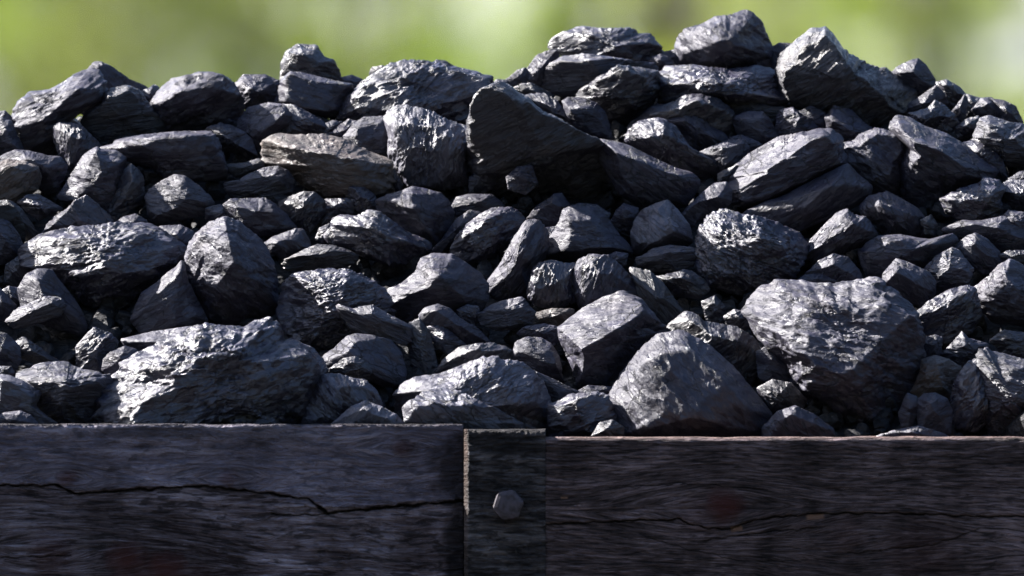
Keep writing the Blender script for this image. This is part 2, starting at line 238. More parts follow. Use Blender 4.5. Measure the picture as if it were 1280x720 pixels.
ROCKS = r"""
# label | style | d | outline | ridge
small dark lump at the far left end of the skyline|n|0|-20,142 6,140 17,150 16,162 -20,165|2,150,8
dark lump at the left edge below the skyline beside the pale leaning lump|l20|0|-25,155 2,150 14,153 20,170 29,187 22,198 -5,196 -25,190|5,165,14 12,180,14
large pale-topped leaning lump with a black underside at the left end of the skyline|l25p|6|18,140 24,128 39,116 62,114 79,104 98,92 111,88 120,87 129,100 134,115 131,123 120,129 100,141 85,152 76,190 42,192 30,186 19,168 16,152|28,160,42 36,140,40 60,132,48 82,138,42 118,115,26 105,100,22 45,165,32
grey streaked lump poking up behind the leaning lump at the left|l-40p|-14|108,92 118,80 127,79 140,86 160,100 178,108 186,113 178,124 160,152 122,156 98,136 96,112|133,98,15 150,106,12
large black flat-fronted lump right of the pale leaning lump|l10d|0|103,152 110,140 124,131 133,116 140,112 160,109 173,114 188,135 204,158 203,167 165,174 140,178 129,181 118,172|135,125,22 112,146,16 160,120,20 150,160,10 180,140,14
small grey lump wedged left of the round skyline lump|n|-12|174,115 186,112 192,107 198,110 194,122 186,133 180,127|186,118,8
round lump with pale top and glossy dark front on the left skyline|l25p|0|188,134 199,115 216,100 240,95 249,92 262,92 279,96 290,104 299,119 304,130 301,143 297,157 270,164 225,166 200,164 190,150|203,130,25 232,116,44 266,108,42 288,120,25 225,158,18 285,150,18
pale-topped lump half hidden left of the dark stacked pair on the skyline|p|-4|295,106 305,95 331,95 348,102 346,122 342,132 313,137 304,134|308,106,14 322,112,20 340,120,12
dark rounded lump standing on top of a flat-faced lump on the left skyline|d|-4|352,103 353,79 359,66 372,57 395,58 404,72 416,76 423,91 426,106 390,110|368,68,15 378,75,22 410,82,14 380,100,20
flat-faced grey lump directly under the dark rounded skyline lump|s|4|345,128 353,102 363,92 376,92 399,98 440,107 434,121 428,130 425,141 412,144 376,138 356,132|364,97,14 425,109,14 414,138,24 360,126,22 385,136,24
tiny pale lump peeping out right of the stacked pair on the skyline|p|-14|426,98 440,95 452,100 448,115 430,112|438,103,6
very large wrinkled grey lump crowning the skyline left of centre|g25p|0|423,150 428,131 436,118 466,95 488,82 507,77 531,78 559,83 597,91 610,96 617,107 614,116 600,132 592,159 565,160 500,162 440,156|452,120,38 500,100,30 545,92,30 590,108,34 520,132,48 580,135,34 440,142,20 500,150,40
small dark lump tucked behind the top left of the very large wrinkled lump|d|-16|463,92 466,85 478,83 490,88 484,98 466,98|475,90,6
tiny dark lump peeping over the very large wrinkled lump|d|-22|538,82 546,76 556,77 566,83 560,92 542,92|552,82,6
lump with a brilliant pale front and a blue-grey top below the very large wrinkled lump|g80w|10|481,150 488,139 497,134 516,135 539,141 559,152 578,157 589,161 582,191 582,209 588,230 560,236 531,232 512,232 505,224 490,206 487,190 488,170|487,160,16 518,170,34 548,171,38 563,182,42 556,212,42 584,185,26 578,222,24 515,226,34
small lump with a flat grey face left of the brilliant pale lump|s|2|431,171 443,156 456,148 479,147 484,159 489,172 488,195 482,199 456,189 440,182|452,186,16 446,164,12 475,162,12 478,190,14
narrow pale sliver above the right end of the brown-sided slab|p|-6|405,170 418,162 435,150 445,152 442,160 432,172 422,176|430,162,8
big brown-sided slab with a flat pale top|l0b|4|329,185 331,176 346,169 406,170 432,176 460,190 482,198 489,207 491,234 488,242 471,248 437,250 405,248 374,226 352,211 330,205|338,184,22 403,196,58 450,201,54 484,204,32 406,240,50 470,242,34 360,208,26
smooth lump with a pale top facet below the pale half-hidden skyline lump|sp|4|298,159 299,151 311,136 335,130 354,132 363,145 359,156 342,166 329,182 319,188 311,173|314,168,18 337,156,24 357,143,12 328,175,16
pitted lump between the brown-sided slab and the flat-faced skyline lump|n|-2|354,132 369,133 387,143 406,154 412,160 402,169 369,170 356,167|385,152,14 372,158,12
tiny wedge in the notch below the flat-faced skyline lump|n|-6|402,166 408,155 416,152 428,153 420,162 408,170|415,159,5
dark-fronted lump touching the right end of the long flat-topped slab|l20|0|258,162 275,155 288,158 305,166 314,176 320,194 305,195 279,186 264,175|283,172,16 302,182,14
long flat-topped slab lying below the round skyline lump|l5p|8|127,186 139,177 169,170 225,166 262,165 269,170 274,185 282,215 279,223 237,226 207,222 190,208 175,204 150,198 130,190|158,188,26 215,181,40 266,172,28 277,205,24 235,218,28 165,195,24
upright brown-tinged lump leaning under the black shadow of the leaning lump|l85|0|67,160 73,155 97,156 105,162 122,179 127,188 112,200 97,213 84,212 75,193 69,176|80,166,14 96,172,20 90,202,16 112,184,12
split lump with a broad pale left face below the long flat-topped slab|sp|8|74,246 81,234 105,196 120,186 127,189 144,190 156,199 155,213 150,228 144,249 139,271 129,270 112,252 88,256|84,246,16 122,192,18 124,218,28 110,250,24 150,202,14 142,235,20
dark rounded lump right of the split lump|sd|0|148,225 156,213 163,207 171,212 178,223 179,240 174,255 161,262 158,270 142,277 131,274 138,255|165,225,12 155,250,14
blue-grey rounded lump behind the orange-tinted one at the left edge|s|-2|-10,205 5,195 20,189 35,190 60,196 75,197 82,208 79,221 69,238 58,242 40,230 -5,225|40,200,18 62,212,18 60,230,12
orange-tinted lump at the left edge|bp|10|-18,212 10,201 30,203 46,210 50,222 46,236 30,248 20,254 -18,256|6,212,20 26,208,18 14,244,20 40,222,14 -10,240,20
small grey lump lying below the orange-tinted one|n|2|23,253 34,245 47,244 62,252 77,261 62,268 49,274 34,264|45,256,14 54,262,12
narrow dark slab sloping down to the right at the left edge|l-50d|0|-12,250 15,253 26,262 38,279 48,293 46,300 36,302 22,289 5,272 -12,268|18,268,10 34,286,10
rounded lump on the left edge beside the narrow dark slab|s|6|-22,272 0,273 12,280 22,294 28,309 25,318 12,326 -2,330 -22,330|6,296,16 14,312,14
two-toned lump with a striped dark face below the split lump|l-30|2|54,293 60,281 70,270 84,263 94,252 107,246 118,254 132,267 141,277 135,284 112,288 85,290 65,295|92,256,12 88,280,18 66,282,12 120,272,12
small low lump resting above the broad lumpy boulder at the left|s|-4|144,279 156,272 169,269 182,276 188,290 170,294 150,290|166,278,8
dark lump with a pale lower facet right of the dark rounded lump|l-15|4|183,247 187,238 206,226 219,220 231,222 249,235 260,245 266,255 258,267 240,271 215,275 199,280 187,268|190,262,16 204,272,20 234,252,26 226,228,14 252,256,16
small dark lump in the hollow left of the brown-sided slab|l10d|-2|282,206 305,205 322,199 329,204 329,211 312,221 303,223 288,215|305,210,8 318,206,7
dark knobbly lump under the left end of the brown-sided slab|l15|0|281,230 297,226 312,219 331,211 346,209 359,215 366,225 364,241 350,252 322,250 294,248 284,240|320,226,16 345,220,18 346,240,14 300,236,10
wide grey lump with a glinting left corner above the sharp-faced block|s|-2|281,256 290,250 305,250 331,249 342,256 356,268 369,286 342,292 320,296 300,290 288,273|300,262,16 342,266,18 330,284,18 305,280,14
small grey lump above the top of the sharp-faced block|n|-6|258,261 275,257 290,266 300,280 284,282 271,280 258,274|276,268,8
dark lump with a peaked top below the brown-sided slab|d|0|350,253 366,246 380,241 393,242 404,251 406,264 396,278 386,290 380,293 369,284 352,262|378,252,14 384,272,10
low grey lump under the right end of the brown-sided slab|n|-6|404,262 408,250 432,249 440,253 440,266 420,274 402,280|420,257,8
small knobbly glinting lump standing alone below the brown-sided slab|g|4|432,241 435,233 441,230 454,235 466,243 472,254 469,264 454,268 445,261 437,254|443,240,10 456,250,14
faceted lump with a bright cornered front below the brilliant pale lump|s|0|472,251 482,246 501,241 516,235 527,237 550,243 559,252 566,267 560,288 548,306 531,308 505,290 490,278 474,264|477,254,12 515,243,24 520,262,34 494,268,22 535,290,28 550,262,20
large gnarled glinting lump left of centre|g-30|8|407,297 415,284 417,275 428,270 445,272 462,264 475,267 494,281 512,292 535,304 538,311 520,318 505,328 490,335 471,325 449,318 434,309 415,306|420,288,16 445,286,24 470,284,30 505,303,28 470,312,28 440,303,20
small grey lump at the left tip of the large gnarled one|n|-2|395,299 400,286 411,281 417,284 413,299 404,304|406,291,6
flat lens-shaped dark lump between the gnarled lump and the banded boulder|l10d|6|353,332 359,325 378,314 397,307 416,308 436,314 446,320 445,328 428,334 387,337 361,337|378,322,16 420,316,16 430,323,10
small grey three-sided lump at the right shoulder of the sharp-faced block|s|2|331,304 342,297 369,287 378,288 384,299 388,310 372,316 356,324 346,318 335,318|348,303,16 366,298,12 378,309,10
large sharp-faced block with a brilliant left face and black base|p|14|239,304 252,289 264,280 279,274 294,276 305,286 320,297 331,310 341,332 345,355 346,380 335,397 310,407 280,405 262,395 245,375 234,360 230,335|243,304,24 279,277,18 270,350,56 302,332,62 290,296,44 330,354,34 250,355,26 310,385,24
broad lumpy boulder with a wide pale top at the left|g10p|6|27,312 47,296 71,289 90,285 120,284 144,280 184,281 200,288 221,301 230,312 227,323 206,344 184,359 159,376 122,387 105,377 90,358 64,341 30,334 27,322|40,318,20 90,305,34 140,298,40 205,304,30 80,335,46 138,338,66 195,332,42 120,374,30
lump with a round top between the broad lumpy boulder and the sharp-faced block|s|-12|185,291 203,284 225,283 240,290 246,300 247,318 236,332 215,328 195,308|222,294,16 236,308,10
cracked grey slab standing under the right side of the broad lumpy boulder|s|0|165,399 178,368 197,355 213,340 228,329 234,352 246,378 258,401 247,412 200,416 178,417|192,372,16 226,342,12 214,404,26 242,392,16 178,402,12
tall lump with a rounded top below the left end of the broad lumpy boulder|s|0|24,362 34,345 48,338 64,339 79,359 94,378 105,399 107,412 97,417 75,412 50,402 28,382|48,350,16 58,376,22 96,397,12
wedge-shaped lump lying in front of the tall rounded one at the left|l20|18|8,401 22,386 56,372 73,372 81,382 75,395 47,403 22,411|52,382,16 68,382,12 28,398,14
grey lump cut by the left edge beside the wedge-shaped one|s|2|-18,352 0,362 19,382 17,391 8,400 -18,400|4,376,12
pebble-sized lump between the left edge and the tall rounded one|n|-6|3,364 11,359 23,361 25,372 21,383 11,376|14,368,5
dim lump in the shade left of the broad lumpy boulder|d|-14|6,354 8,332 25,320 38,322 36,342 24,358|22,336,8
rounded dark lump on the left edge above the pale-edged splinter|s|0|-18,412 8,419 23,433 25,450 17,465 -18,464|4,436,14
thin dark plate lying in the shade near the left edge|d|-8|18,430 30,422 47,434 64,446 77,454 50,456 24,446|42,440,8
tiny pale-topped lump on the left edge resting above the pale-edged splinter|p|4|-10,458 13,459 17,467 10,474 -10,474|5,464,6
pale-edged splinter of coal at the left edge above the plank|sw|14|-14,469 11,471 28,478 50,490 47,500 42,507 54,518 70,530 56,540 10,540 -14,535|10,480,18 40,498,14 30,520,4
small lump resting on the plank in the bottom left corner|sp|16|-8,522 8,517 25,515 37,520 46,530 46,545 -8,545|14,524,10 34,530,8
broad dark lump with a grey sloping top left of the biggest glittering boulder|l5|6|21,470 37,462 52,456 81,454 96,462 120,466 138,472 136,490 126,508 122,545 70,545 40,510 24,484|38,480,18 75,486,38 112,478,32 128,480,18 95,510,30
small upright lump with a lit top above the broad dark lump|n|-4|96,434 111,417 118,411 139,419 147,428 144,438 131,449 126,468 97,466|110,424,8 132,428,12 116,446,12
smooth grey lump tucked against the left shoulder of the biggest glittering boulder|s|-2|129,462 131,449 139,441 156,434 169,438 178,446 165,462 141,472|152,446,12 140,458,8
flat pale lump lying behind the top left of the biggest glittering boulder|sw|-2|153,423 187,416 240,408 262,412 250,430 200,441 176,442 160,434|185,430,16 225,424,18
biggest boulder at the bottom left with a glittering left face|G15p|14|122,520 127,494 142,473 154,454 195,432 225,420 245,410 256,407 284,411 307,409 320,402 335,400 346,407 352,420 365,428 384,435 399,448 405,460 403,474 393,496 382,525 376,545 122,545|146,488,36 198,448,52 250,422,48 272,470,84 262,520,78 160,524,44 330,420,44 390,452,38 345,474,64 378,474,42 310,492,72 330,535,20
grey lump on the plank right of the biggest glittering boulder|n|0|377,535 386,504 398,480 405,470 422,469 441,475 456,477 469,490 477,507 480,545 377,545|408,484,16 435,490,24 462,492,14 398,518,18 430,525,20
pale tongue-like lump lying on the plank left of the post|sw|16|416,530 440,510 457,503 476,510 495,520 505,533 505,550 416,550|452,512,14 482,524,12 440,530,12
grey lump with a glittering left shoulder above the pale tongue-like lump|s|4|401,449 422,434 435,422 446,419 465,421 487,427 499,440 506,464 502,482 480,482 461,474 440,476 412,467 404,461|404,454,14 440,436,24 450,428,18 458,462,30 494,456,16 482,476,18
little black glassy lump held in front of the glittering-shouldered lump|gd|26|411,463 431,449 444,447 459,455 463,465 456,477 439,475 416,469|440,458,12 452,466,10
large banded boulder with a bright ribbed left face|G5p|4|350,379 356,355 367,344 384,341 410,338 434,339 452,346 475,359 487,372 492,392 480,415 450,430 415,434 385,434 366,430 354,407 348,392|368,356,20 425,350,24 424,378,46 405,404,46 368,424,24 472,374,20 455,410,24
curved dark-grey flake lying over the lower right of the banded boulder|l-25|34|422,381 437,387 466,383 479,391 503,403 512,408 514,427 499,429 480,423 457,418 439,411 428,396|465,394,14 496,412,12 446,400,12
broad ridged lump right of the banded boulder|s|0|482,365 507,352 520,342 527,325 542,319 565,320 580,330 599,343 608,357 608,374 599,387 569,393 531,402 503,404 490,391|494,384,18 552,346,46 573,374,34 535,333,22 590,352,18
smooth bent lump with a rounded head below the broad ridged one|s|10|526,394 533,386 548,382 563,387 574,399 592,408 612,427 598,432 582,433 568,425 552,409 535,410 528,404|545,391,14 575,408,14 592,420,12
dark little lump beneath the smooth bent one|n|0|535,410 552,406 568,420 582,432 562,444 545,432|556,422,8
dim upright lump in the dark gap left of the smooth bent one|d|-8|508,407 525,400 536,415 542,440 548,464 530,470 515,457 511,430|526,420,8 530,450,8
long dark lump behind the pale wrinkled boulder above the post|d|0|545,463 559,447 576,435 597,431 616,430 631,435 640,442 642,454 625,464 590,472 550,474|590,440,16 622,442,12 572,456,12
pale wrinkled boulder resting above the post|gw|0|495,498 501,483 519,473 547,470 581,458 600,450 616,447 635,453 648,453 659,461 676,477 686,505 695,527 690,545 560,545 505,545 498,515|520,492,22 580,474,30 620,462,26 662,482,24 658,502,42 600,510,52 555,505,40 680,528,22
pale straight-edged shard sliding down to the plank beside the post|l-32w|26|506,508 530,492 552,486 575,491 600,504 622,512 641,525 657,538 657,555 510,555|545,502,18 590,514,18 530,528,18 628,532,12
small square-faced grey lump above the pale wrinkled boulder|s|0|642,443 646,429 659,423 676,424 689,432 697,446 701,465 703,477 670,476 650,465 643,452|648,446,14 692,450,24 665,432,10 660,462,12
thin slanting shard right of the pale wrinkled boulder|l-25|0|660,466 672,466 695,477 722,490 716,498 700,505 686,504 678,485|690,480,8 706,490,8
small flat lump with a bright glint above the square-faced one|p|-8|648,418 656,409 680,406 700,410 700,421 691,432 672,428|678,415,9
reddish-brown ledge-like lump in the shade left of the tilted block|b|-16|660,394 690,387 716,387 714,402 690,408 664,406|690,395,8
grey lump with a flat top edge left of the reddish ledge|l15|0|597,394 611,384 627,378 652,372 659,382 668,391 663,404 641,411 622,412 601,404|614,390,12 650,384,14 640,402,14
pebble-sized lump right beneath the broad ridged lump|n|-4|572,388 584,382 597,384 600,397 592,408 577,400|586,391,7
tilted block with a flat lit top and black right side at bottom centre|sp|12|700,410 729,388 757,373 777,366 800,376 817,396 832,414 815,442 790,472 766,488 735,490 722,482 716,455 702,424|704,412,20 729,438,62 760,420,60 800,384,38 728,472,40 785,455,26
huge smooth rounded boulder with a split left edge at the bottom centre|s|6|752,512 762,496 782,464 799,442 823,421 853,416 885,434 920,466 943,494 962,518 958,535 957,555 775,555 758,540|808,452,34 798,500,44 786,530,34 850,430,28 900,476,50 935,512,44 850,520,72 815,530,62 890,525,60
dark lump with a peaked pale corner behind the huge smooth boulder|d|-4|826,420 842,404 858,391 868,393 880,403 919,410 941,423 953,440 949,460 936,482 900,482 860,452 835,432|860,400,14 882,416,26 926,428,26 900,448,28
dark slab leaning behind the tilted block|l-55d|-4|788,336 812,340 829,356 846,379 857,395 836,414 815,394 798,367|822,366,12
dim lump with a lit upper edge in the shade below the two lens-shaped stones|d|0|817,347 844,342 855,338 865,341 879,350 886,362 874,373 842,369 829,360|850,348,14 870,358,8
lens-shaped dark lump below the bright egg-shaped stone|l5|4|796,324 817,312 837,308 864,310 874,318 869,330 847,339 819,339 798,332|828,318,14 855,318,12
bright egg-shaped stone right of the central smooth stone|sw|4|790,292 795,276 804,264 821,256 834,252 846,264 860,282 864,302 856,308 830,314 800,319 792,314|797,302,18 815,303,28 842,288,30 820,264,15 850,302,15
small jagged lump between the central smooth stone and the egg-shaped one|p|-2|764,278 771,264 780,256 797,261 796,272 790,284 787,293 776,285|780,267,10
smooth grey stone at the very centre of the heap|s|4|684,319 686,302 697,285 702,275 705,264 716,259 742,261 756,270 769,290 786,309 788,320 760,323 735,323 720,329 701,327|714,274,20 745,272,14 712,312,32 755,308,28 774,310,14 695,315,16
leaning lump with a rough lit left edge left of the central smooth stone|l60p|2|611,350 628,328 640,302 656,279 664,276 675,279 684,290 684,312 672,332 662,352 661,374 635,378 615,370|650,298,18 676,296,12 648,324,34 626,345,22 650,358,22
small lump squeezed behind the left of the central smooth stone|n|-8|681,286 697,284 702,296 694,308 684,308|690,293,5
small lump with a knobbly head above the central smooth stone|s|0|660,273 671,259 688,248 692,244 701,243 711,257 704,270 697,284 682,282 668,279|688,256,12 700,258,10
squarish ribbed lump side by side with a pale-faced block in the middle|g80|4|661,362 667,338 675,330 690,327 705,330 719,331 720,352 718,376 700,382 682,383 671,381 661,372|670,344,16 690,337,20 704,368,22 673,372,16
pale-faced block right of the squarish ribbed lump in the middle|l75p|4|718,342 724,327 737,320 761,321 776,335 792,352 806,376 790,387 760,390 727,387 720,370 718,355|724,333,18 757,326,18 758,350,34 733,378,32 788,365,18 762,380,22
rounded glinting lump in the middle just left of the leaning one|g20|4|565,310 572,296 584,282 600,270 615,262 636,260 649,268 657,278 645,291 637,305 619,319 600,331 582,329 566,321|584,294,22 615,274,24 622,296,28 600,316,18 574,310,14
curved lump arching behind the rounded glinting one|s|-8|536,318 548,304 560,290 570,276 585,264 600,267 598,280 580,298 562,308 548,318|572,284,10
dark low lump above the rounded glinting one|s|-6|566,258 572,247 587,244 614,244 625,253 630,261 602,270 569,269|600,252,12
dark lump in the shade right of the brilliant pale lump|d|-8|587,242 588,222 598,214 610,207 618,211 622,222 614,235 600,243|604,220,10
tiny sliver in the crack left of the brilliant pale lump|n|-14|487,209 494,213 503,231 500,240 490,234|494,224,4
huge black-fronted mass with a lit left edge in the upper middle|gl30d|10|587,160 591,135 600,118 615,110 628,106 643,114 660,124 676,140 695,149 720,164 750,177 756,195 766,218 773,240 766,256 740,262 712,260 680,255 640,250 610,237 590,211 582,192|634,112,50 612,140,88 604,165,84 603,200,56 690,152,80 744,179,62 660,222,22 735,240,14
curving flake on the back of the huge black-fronted mass|l-45|-4|655,122 668,118 682,119 696,127 706,141 718,156 742,171 728,172 700,160 672,144|688,136,14 712,154,10
small dark flake between the skyline cluster and the huge black-fronted mass|d|-10|641,112 652,106 664,105 681,113 692,120 680,126 658,124|664,113,6
dark slab sloping down to the right from the huge black-fronted mass|s|14|749,178 765,177 787,184 812,197 841,210 864,217 872,227 868,240 856,256 830,260 804,260 776,242 752,200|757,188,26 800,200,30 852,222,24 795,238,28 845,248,18
small flat-faced lump lodged above the huge black-fronted mass|s|6|704,128 712,123 731,124 746,131 755,141 760,156 764,172 750,172 726,162 712,147|714,136,14 740,138,14 748,162,14
dark faceted lump leaning on the skyline cluster right of the centre|g10d|12|719,124 731,110 759,89 769,83 787,84 821,90 824,101 820,121 808,138 787,151 762,156 750,138 731,129|733,119,16 764,93,28 795,97,30 775,118,34 814,108,20 785,140,14
dark-fronted slab with a pale left end under the skyline cap|l5|6|680,108 688,80 705,72 731,69 761,73 800,78 820,83 825,95 823,118 780,124 718,124 686,115|704,78,28 697,112,26 760,80,32 812,87,24 760,112,16
pale rough shoulder lump at the left of the skyline cap|p|0|655,103 660,86 671,71 686,64 696,65 700,78 690,96 680,111 662,107|674,86,14 690,74,12
wide rough cap lump at the top of the skyline cluster|g15|0|688,64 689,52 705,40 727,34 754,37 787,36 801,43 810,43 819,54 829,70 815,78 787,78 731,73 705,69|706,52,14 730,60,28 790,64,26 800,47,16 818,62,12
small lump with a glinting face left of the pale rough shoulder|p|-10|631,102 647,89 656,86 664,96 660,108 639,110|648,98,7
tiny dark lump on the skyline right of the very large wrinkled lump|d|-16|614,106 622,100 634,101 640,110 622,114|626,104,4
small two-faced lump nestled right of the skyline cap|p|-4|811,78 817,72 826,69 836,73 843,82 836,89 826,90|825,77,9
tiny blue-grey lump behind the left foot of the highest block|s|-14|828,67 845,63 854,68 854,84 842,86 833,77|842,72,5
highest block of the heap with a jagged pale left face|p|6|846,62 849,47 858,37 879,32 894,23 916,20 929,14 939,17 950,28 956,43 966,64 965,81 958,87 931,89 912,90 882,86 851,82|856,64,24 884,60,36 893,34,26 905,52,48 893,76,40 912,26,18 942,30,16 956,62,22 915,80,30
long grained slab directly under the highest block|G12|10|822,95 834,85 860,81 884,85 912,88 946,83 967,88 975,97 984,116 987,133 955,134 912,133 895,128 860,134 826,130|848,94,28 880,92,30 866,118,40 905,110,50 906,126,38 960,98,30 972,118,24 835,112,20
dark strip of coal in the shade beneath the long grained slab|l0d|-4|898,130 940,130 987,136 980,144 965,152 920,148 904,141|945,138,8
long dark hump-backed lump below the long grained slab|gd|0|776,176 790,155 815,135 837,131 856,121 875,118 894,123 912,138 919,150 919,170 900,182 860,178 820,180 795,182|868,128,26 898,142,20 820,145,16 860,160,14
small pale-pointed lump in front of the hump-backed one|p|4|831,151 845,143 866,141 879,148 888,159 905,168 910,177 888,185 871,192 862,180 845,159|858,152,18 872,158,20 888,174,14
elongated lump with a pale round top and black glossy underside|g-40p|10|783,178 787,164 801,153 821,149 833,152 845,160 860,183 880,196 897,207 902,217 894,223 875,222 843,213 811,196 800,188|803,178,22 830,165,28 852,184,28 888,208,20 840,196,18
smooth dark wedge right of the elongated pale-topped lump|s|0|871,192 890,184 912,176 927,176 935,185 932,194 923,208 903,217 893,206|902,186,12 927,182,9 908,206,16
small dark lump under the tip of the elongated pale-topped one|d|-4|898,218 905,214 921,207 918,222 909,228 899,228|910,216,6
little pale lump touching the upper left end of the tilted slab|p|-6|913,173 927,170 940,175 952,181 946,188 931,196 922,184|930,177,7
lavender-grey angular lump under the shaded strip|s|-2|917,147 935,141 952,141 961,150 972,171 955,181 935,176 925,172 919,158|928,150,11 954,148,11 956,172,12
small pinkish-faced lump under the left foot of the diagonal-grained crest|p|0|972,147 976,139 991,136 999,142 1012,150 1024,162 1004,172 976,172 971,160|977,160,12 995,146,18 994,167,19 1012,158,8
flat bluish flake at the foot of the diagonal-grained crest|s|-8|1000,141 1014,134 1030,141 1038,158 1030,168 1016,164|1018,150,6
tilted slab with a smooth lit top in the right half of the heap|l22sp|14|908,222 922,207 938,193 974,173 1029,161 1040,165 1049,172 1057,205 1025,222 987,241 956,256 932,260 916,253 910,238|912,224,32 950,205,46 1036,171,46 932,252,36 985,234,44 1048,203,30
dark lump carrying the tilted slab from below|s|0|930,264 985,243 1025,222 1057,206 1072,221 1087,234 1085,248 1060,263 1030,274 1000,287 960,292 935,280|1042,232,26 1076,238,18 1010,258,24
great crest lump with diagonal grain|l38d|0|973,85 978,70 997,53 1016,38 1035,37 1047,52 1058,67 1086,82 1108,88 1133,106 1146,118 1139,140 1112,160 1080,162 1050,156 1010,150 988,142 975,112|1034,44,26 1002,62,40 986,92,48 994,128,46 1062,76,48 1086,98,56 1104,112,50 1070,130,58 1040,148,40 1134,124,26 1100,152,24
dark lump in the notch between the highest block and the diagonal-grained crest|s|-12|962,62 974,55 995,56 990,68 980,78 966,88|974,66,6
smooth conical lump behind the right end of the diagonal-grained crest|s|-12|1112,94 1124,84 1139,77 1147,75 1156,82 1167,99 1171,110 1154,124 1130,118|1140,90,16 1156,106,12
flat greyish plate below the smooth conical lump|s|-4|1136,131 1152,121 1169,108 1179,117 1184,130 1166,136 1150,144 1137,143|1158,128,9
ribbed glossy lump to the lower right of the diagonal-grained crest|G30|6|1137,142 1150,139 1160,137 1169,127 1179,132 1192,144 1197,154 1186,167 1160,166 1145,154|1148,146,14 1166,142,16 1162,160,12 1182,150,12
dark lump stepping down the skyline right of the conical one|d|-10|1171,104 1184,101 1199,110 1210,122 1203,132 1192,142 1181,134 1177,118|1185,110,11 1199,120,10
thin upright spike of coal on the right slope of the skyline|sp|-2|1189,142 1199,129 1206,119 1209,126 1206,148 1204,156 1196,150|1200,134,5 1203,145,5
dark lump right behind the thin spike|d|-12|1204,124 1209,119 1225,124 1230,135 1222,148 1205,150|1216,130,7
pointed dark lump on the right skyline above the flat-topped edge boulder|s|-4|1216,138 1227,124 1239,123 1248,133 1254,146 1240,150 1224,147|1234,130,11
lump at the right end of the skyline|s|-10|1240,125 1256,127 1269,134 1277,151 1281,162 1261,162 1248,145|1258,136,12 1270,150,8
dark ledge-like lump under the thin spike|d|-2|1195,160 1209,150 1222,146 1226,154 1222,168 1214,176 1198,173|1210,156,11
broad flat-topped boulder cut by the right edge below the skyline|l-5|4|1216,178 1222,161 1226,150 1237,146 1263,155 1295,158 1298,200 1280,208 1255,206 1235,190 1226,186|1226,174,20 1238,158,20 1262,182,32 1288,182,26
pale smooth lump below the front foot of the diagonal-grained crest|sp|0|1033,147 1044,134 1064,139 1078,153 1095,163 1076,179 1050,174 1036,161|1042,150,16 1064,162,16
chipped pale lump beside the big lump with a dark hollow side|p|4|1050,181 1068,178 1077,169 1096,162 1130,170 1140,180 1133,192 1127,208 1129,227 1122,240 1106,245 1084,240 1066,226 1057,208|1072,180,16 1112,175,24 1108,212,34 1074,214,28 1122,190,24 1114,230,20
big lump with a lit back and a dark hollow side at the right|s|0|1112,162 1119,150 1130,145 1141,151 1160,161 1182,169 1202,181 1222,197 1244,214 1239,226 1209,235 1182,248 1176,264 1150,264 1128,242 1125,205 1132,182|1124,160,24 1144,180,52 1178,192,54 1208,214,44 1150,245,12
rounded lump behind the lower end of the big dark-hollowed one|n|-8|1202,181 1216,177 1239,185 1252,201 1260,226 1245,230 1228,212 1210,196|1232,196,12
gleaming wrinkled lump below the big dark-hollowed one|g-10p|6|1177,248 1201,237 1224,230 1230,223 1248,227 1255,236 1249,250 1253,264 1248,275 1209,277 1184,266|1190,250,17 1206,272,20 1235,246,26 1242,234,12
glinting lump cut by the right edge near the gleaming wrinkled one|n|2|1251,233 1262,226 1296,227 1296,264 1270,260 1252,247|1261,238,12 1282,244,16
small lump on the right edge above the glinting cut one|s|-6|1262,224 1275,216 1296,212 1296,234 1262,232|1280,222,6
grey lump with a lit left top left of the gleaming wrinkled one|s|2|1077,258 1087,247 1109,241 1128,251 1145,261 1155,273 1153,291 1141,299 1111,299 1096,280 1079,271|1104,252,24 1110,270,28 1138,268,20 1136,290,14 1086,262,14
pebble-sized dark lump right of the grey lit-topped one|d|-4|1151,276 1164,270 1171,282 1168,297 1152,299|1160,280,8
narrow ridged lump right of the nubbly boulder|l45p|6|1001,323 1015,300 1032,282 1046,268 1058,263 1068,271 1080,272 1088,281 1097,299 1072,308 1046,319 1022,329|1022,306,16 1064,277,26 1050,302,22 1084,284,10
round-backed lump between the narrow ridged one and the huge right boulder|s|-2|1008,343 1025,327 1042,319 1059,323 1072,338 1080,356 1046,360 1010,352|1040,332,14 1064,344,10
low pale lump peeping over the top of the huge right boulder|sp|-14|984,358 1007,345 1029,342 1046,351 1050,366 986,366|1020,349,8
dull grey lump behind the little two-faced wedge|s|0|1075,315 1085,304 1100,296 1126,295 1149,299 1175,298 1190,292 1195,301 1184,311 1160,331 1145,337 1119,330 1104,350 1087,348 1079,330|1090,316,22 1120,302,20 1158,308,22 1124,322,24
little two-faced wedge with a bright top above the huge right boulder|sp|10|1102,360 1106,342 1121,325 1134,329 1160,341 1168,353 1167,367 1152,382 1128,372 1112,366|1110,358,16 1121,338,24 1141,352,26 1164,364,12
rough grey lump right of the two-faced wedge|n|0|1156,337 1171,321 1190,311 1199,315 1206,325 1216,337 1210,351 1196,363 1169,372 1162,355|1178,342,18 1196,328,16 1205,346,10
dark lump with a peaked top below the right edge stones|s|0|1195,309 1209,297 1220,293 1233,300 1248,315 1252,330 1244,340 1227,342 1213,332|1218,304,16 1236,318,14 1216,326,10
long shaded lump cut by the right edge above the peaked dark one|s|-2|1179,286 1203,276 1227,277 1252,272 1296,276 1296,312 1250,314 1215,298 1190,297|1228,282,18 1270,290,16
small lit lump on the right edge on top of the long shaded one|p|8|1254,272 1262,264 1280,267 1297,275 1297,302 1275,293|1270,276,12
thin dark lump at the right edge under the long shaded one|d|-4|1247,320 1261,314 1296,313 1296,332 1262,334|1270,320,8
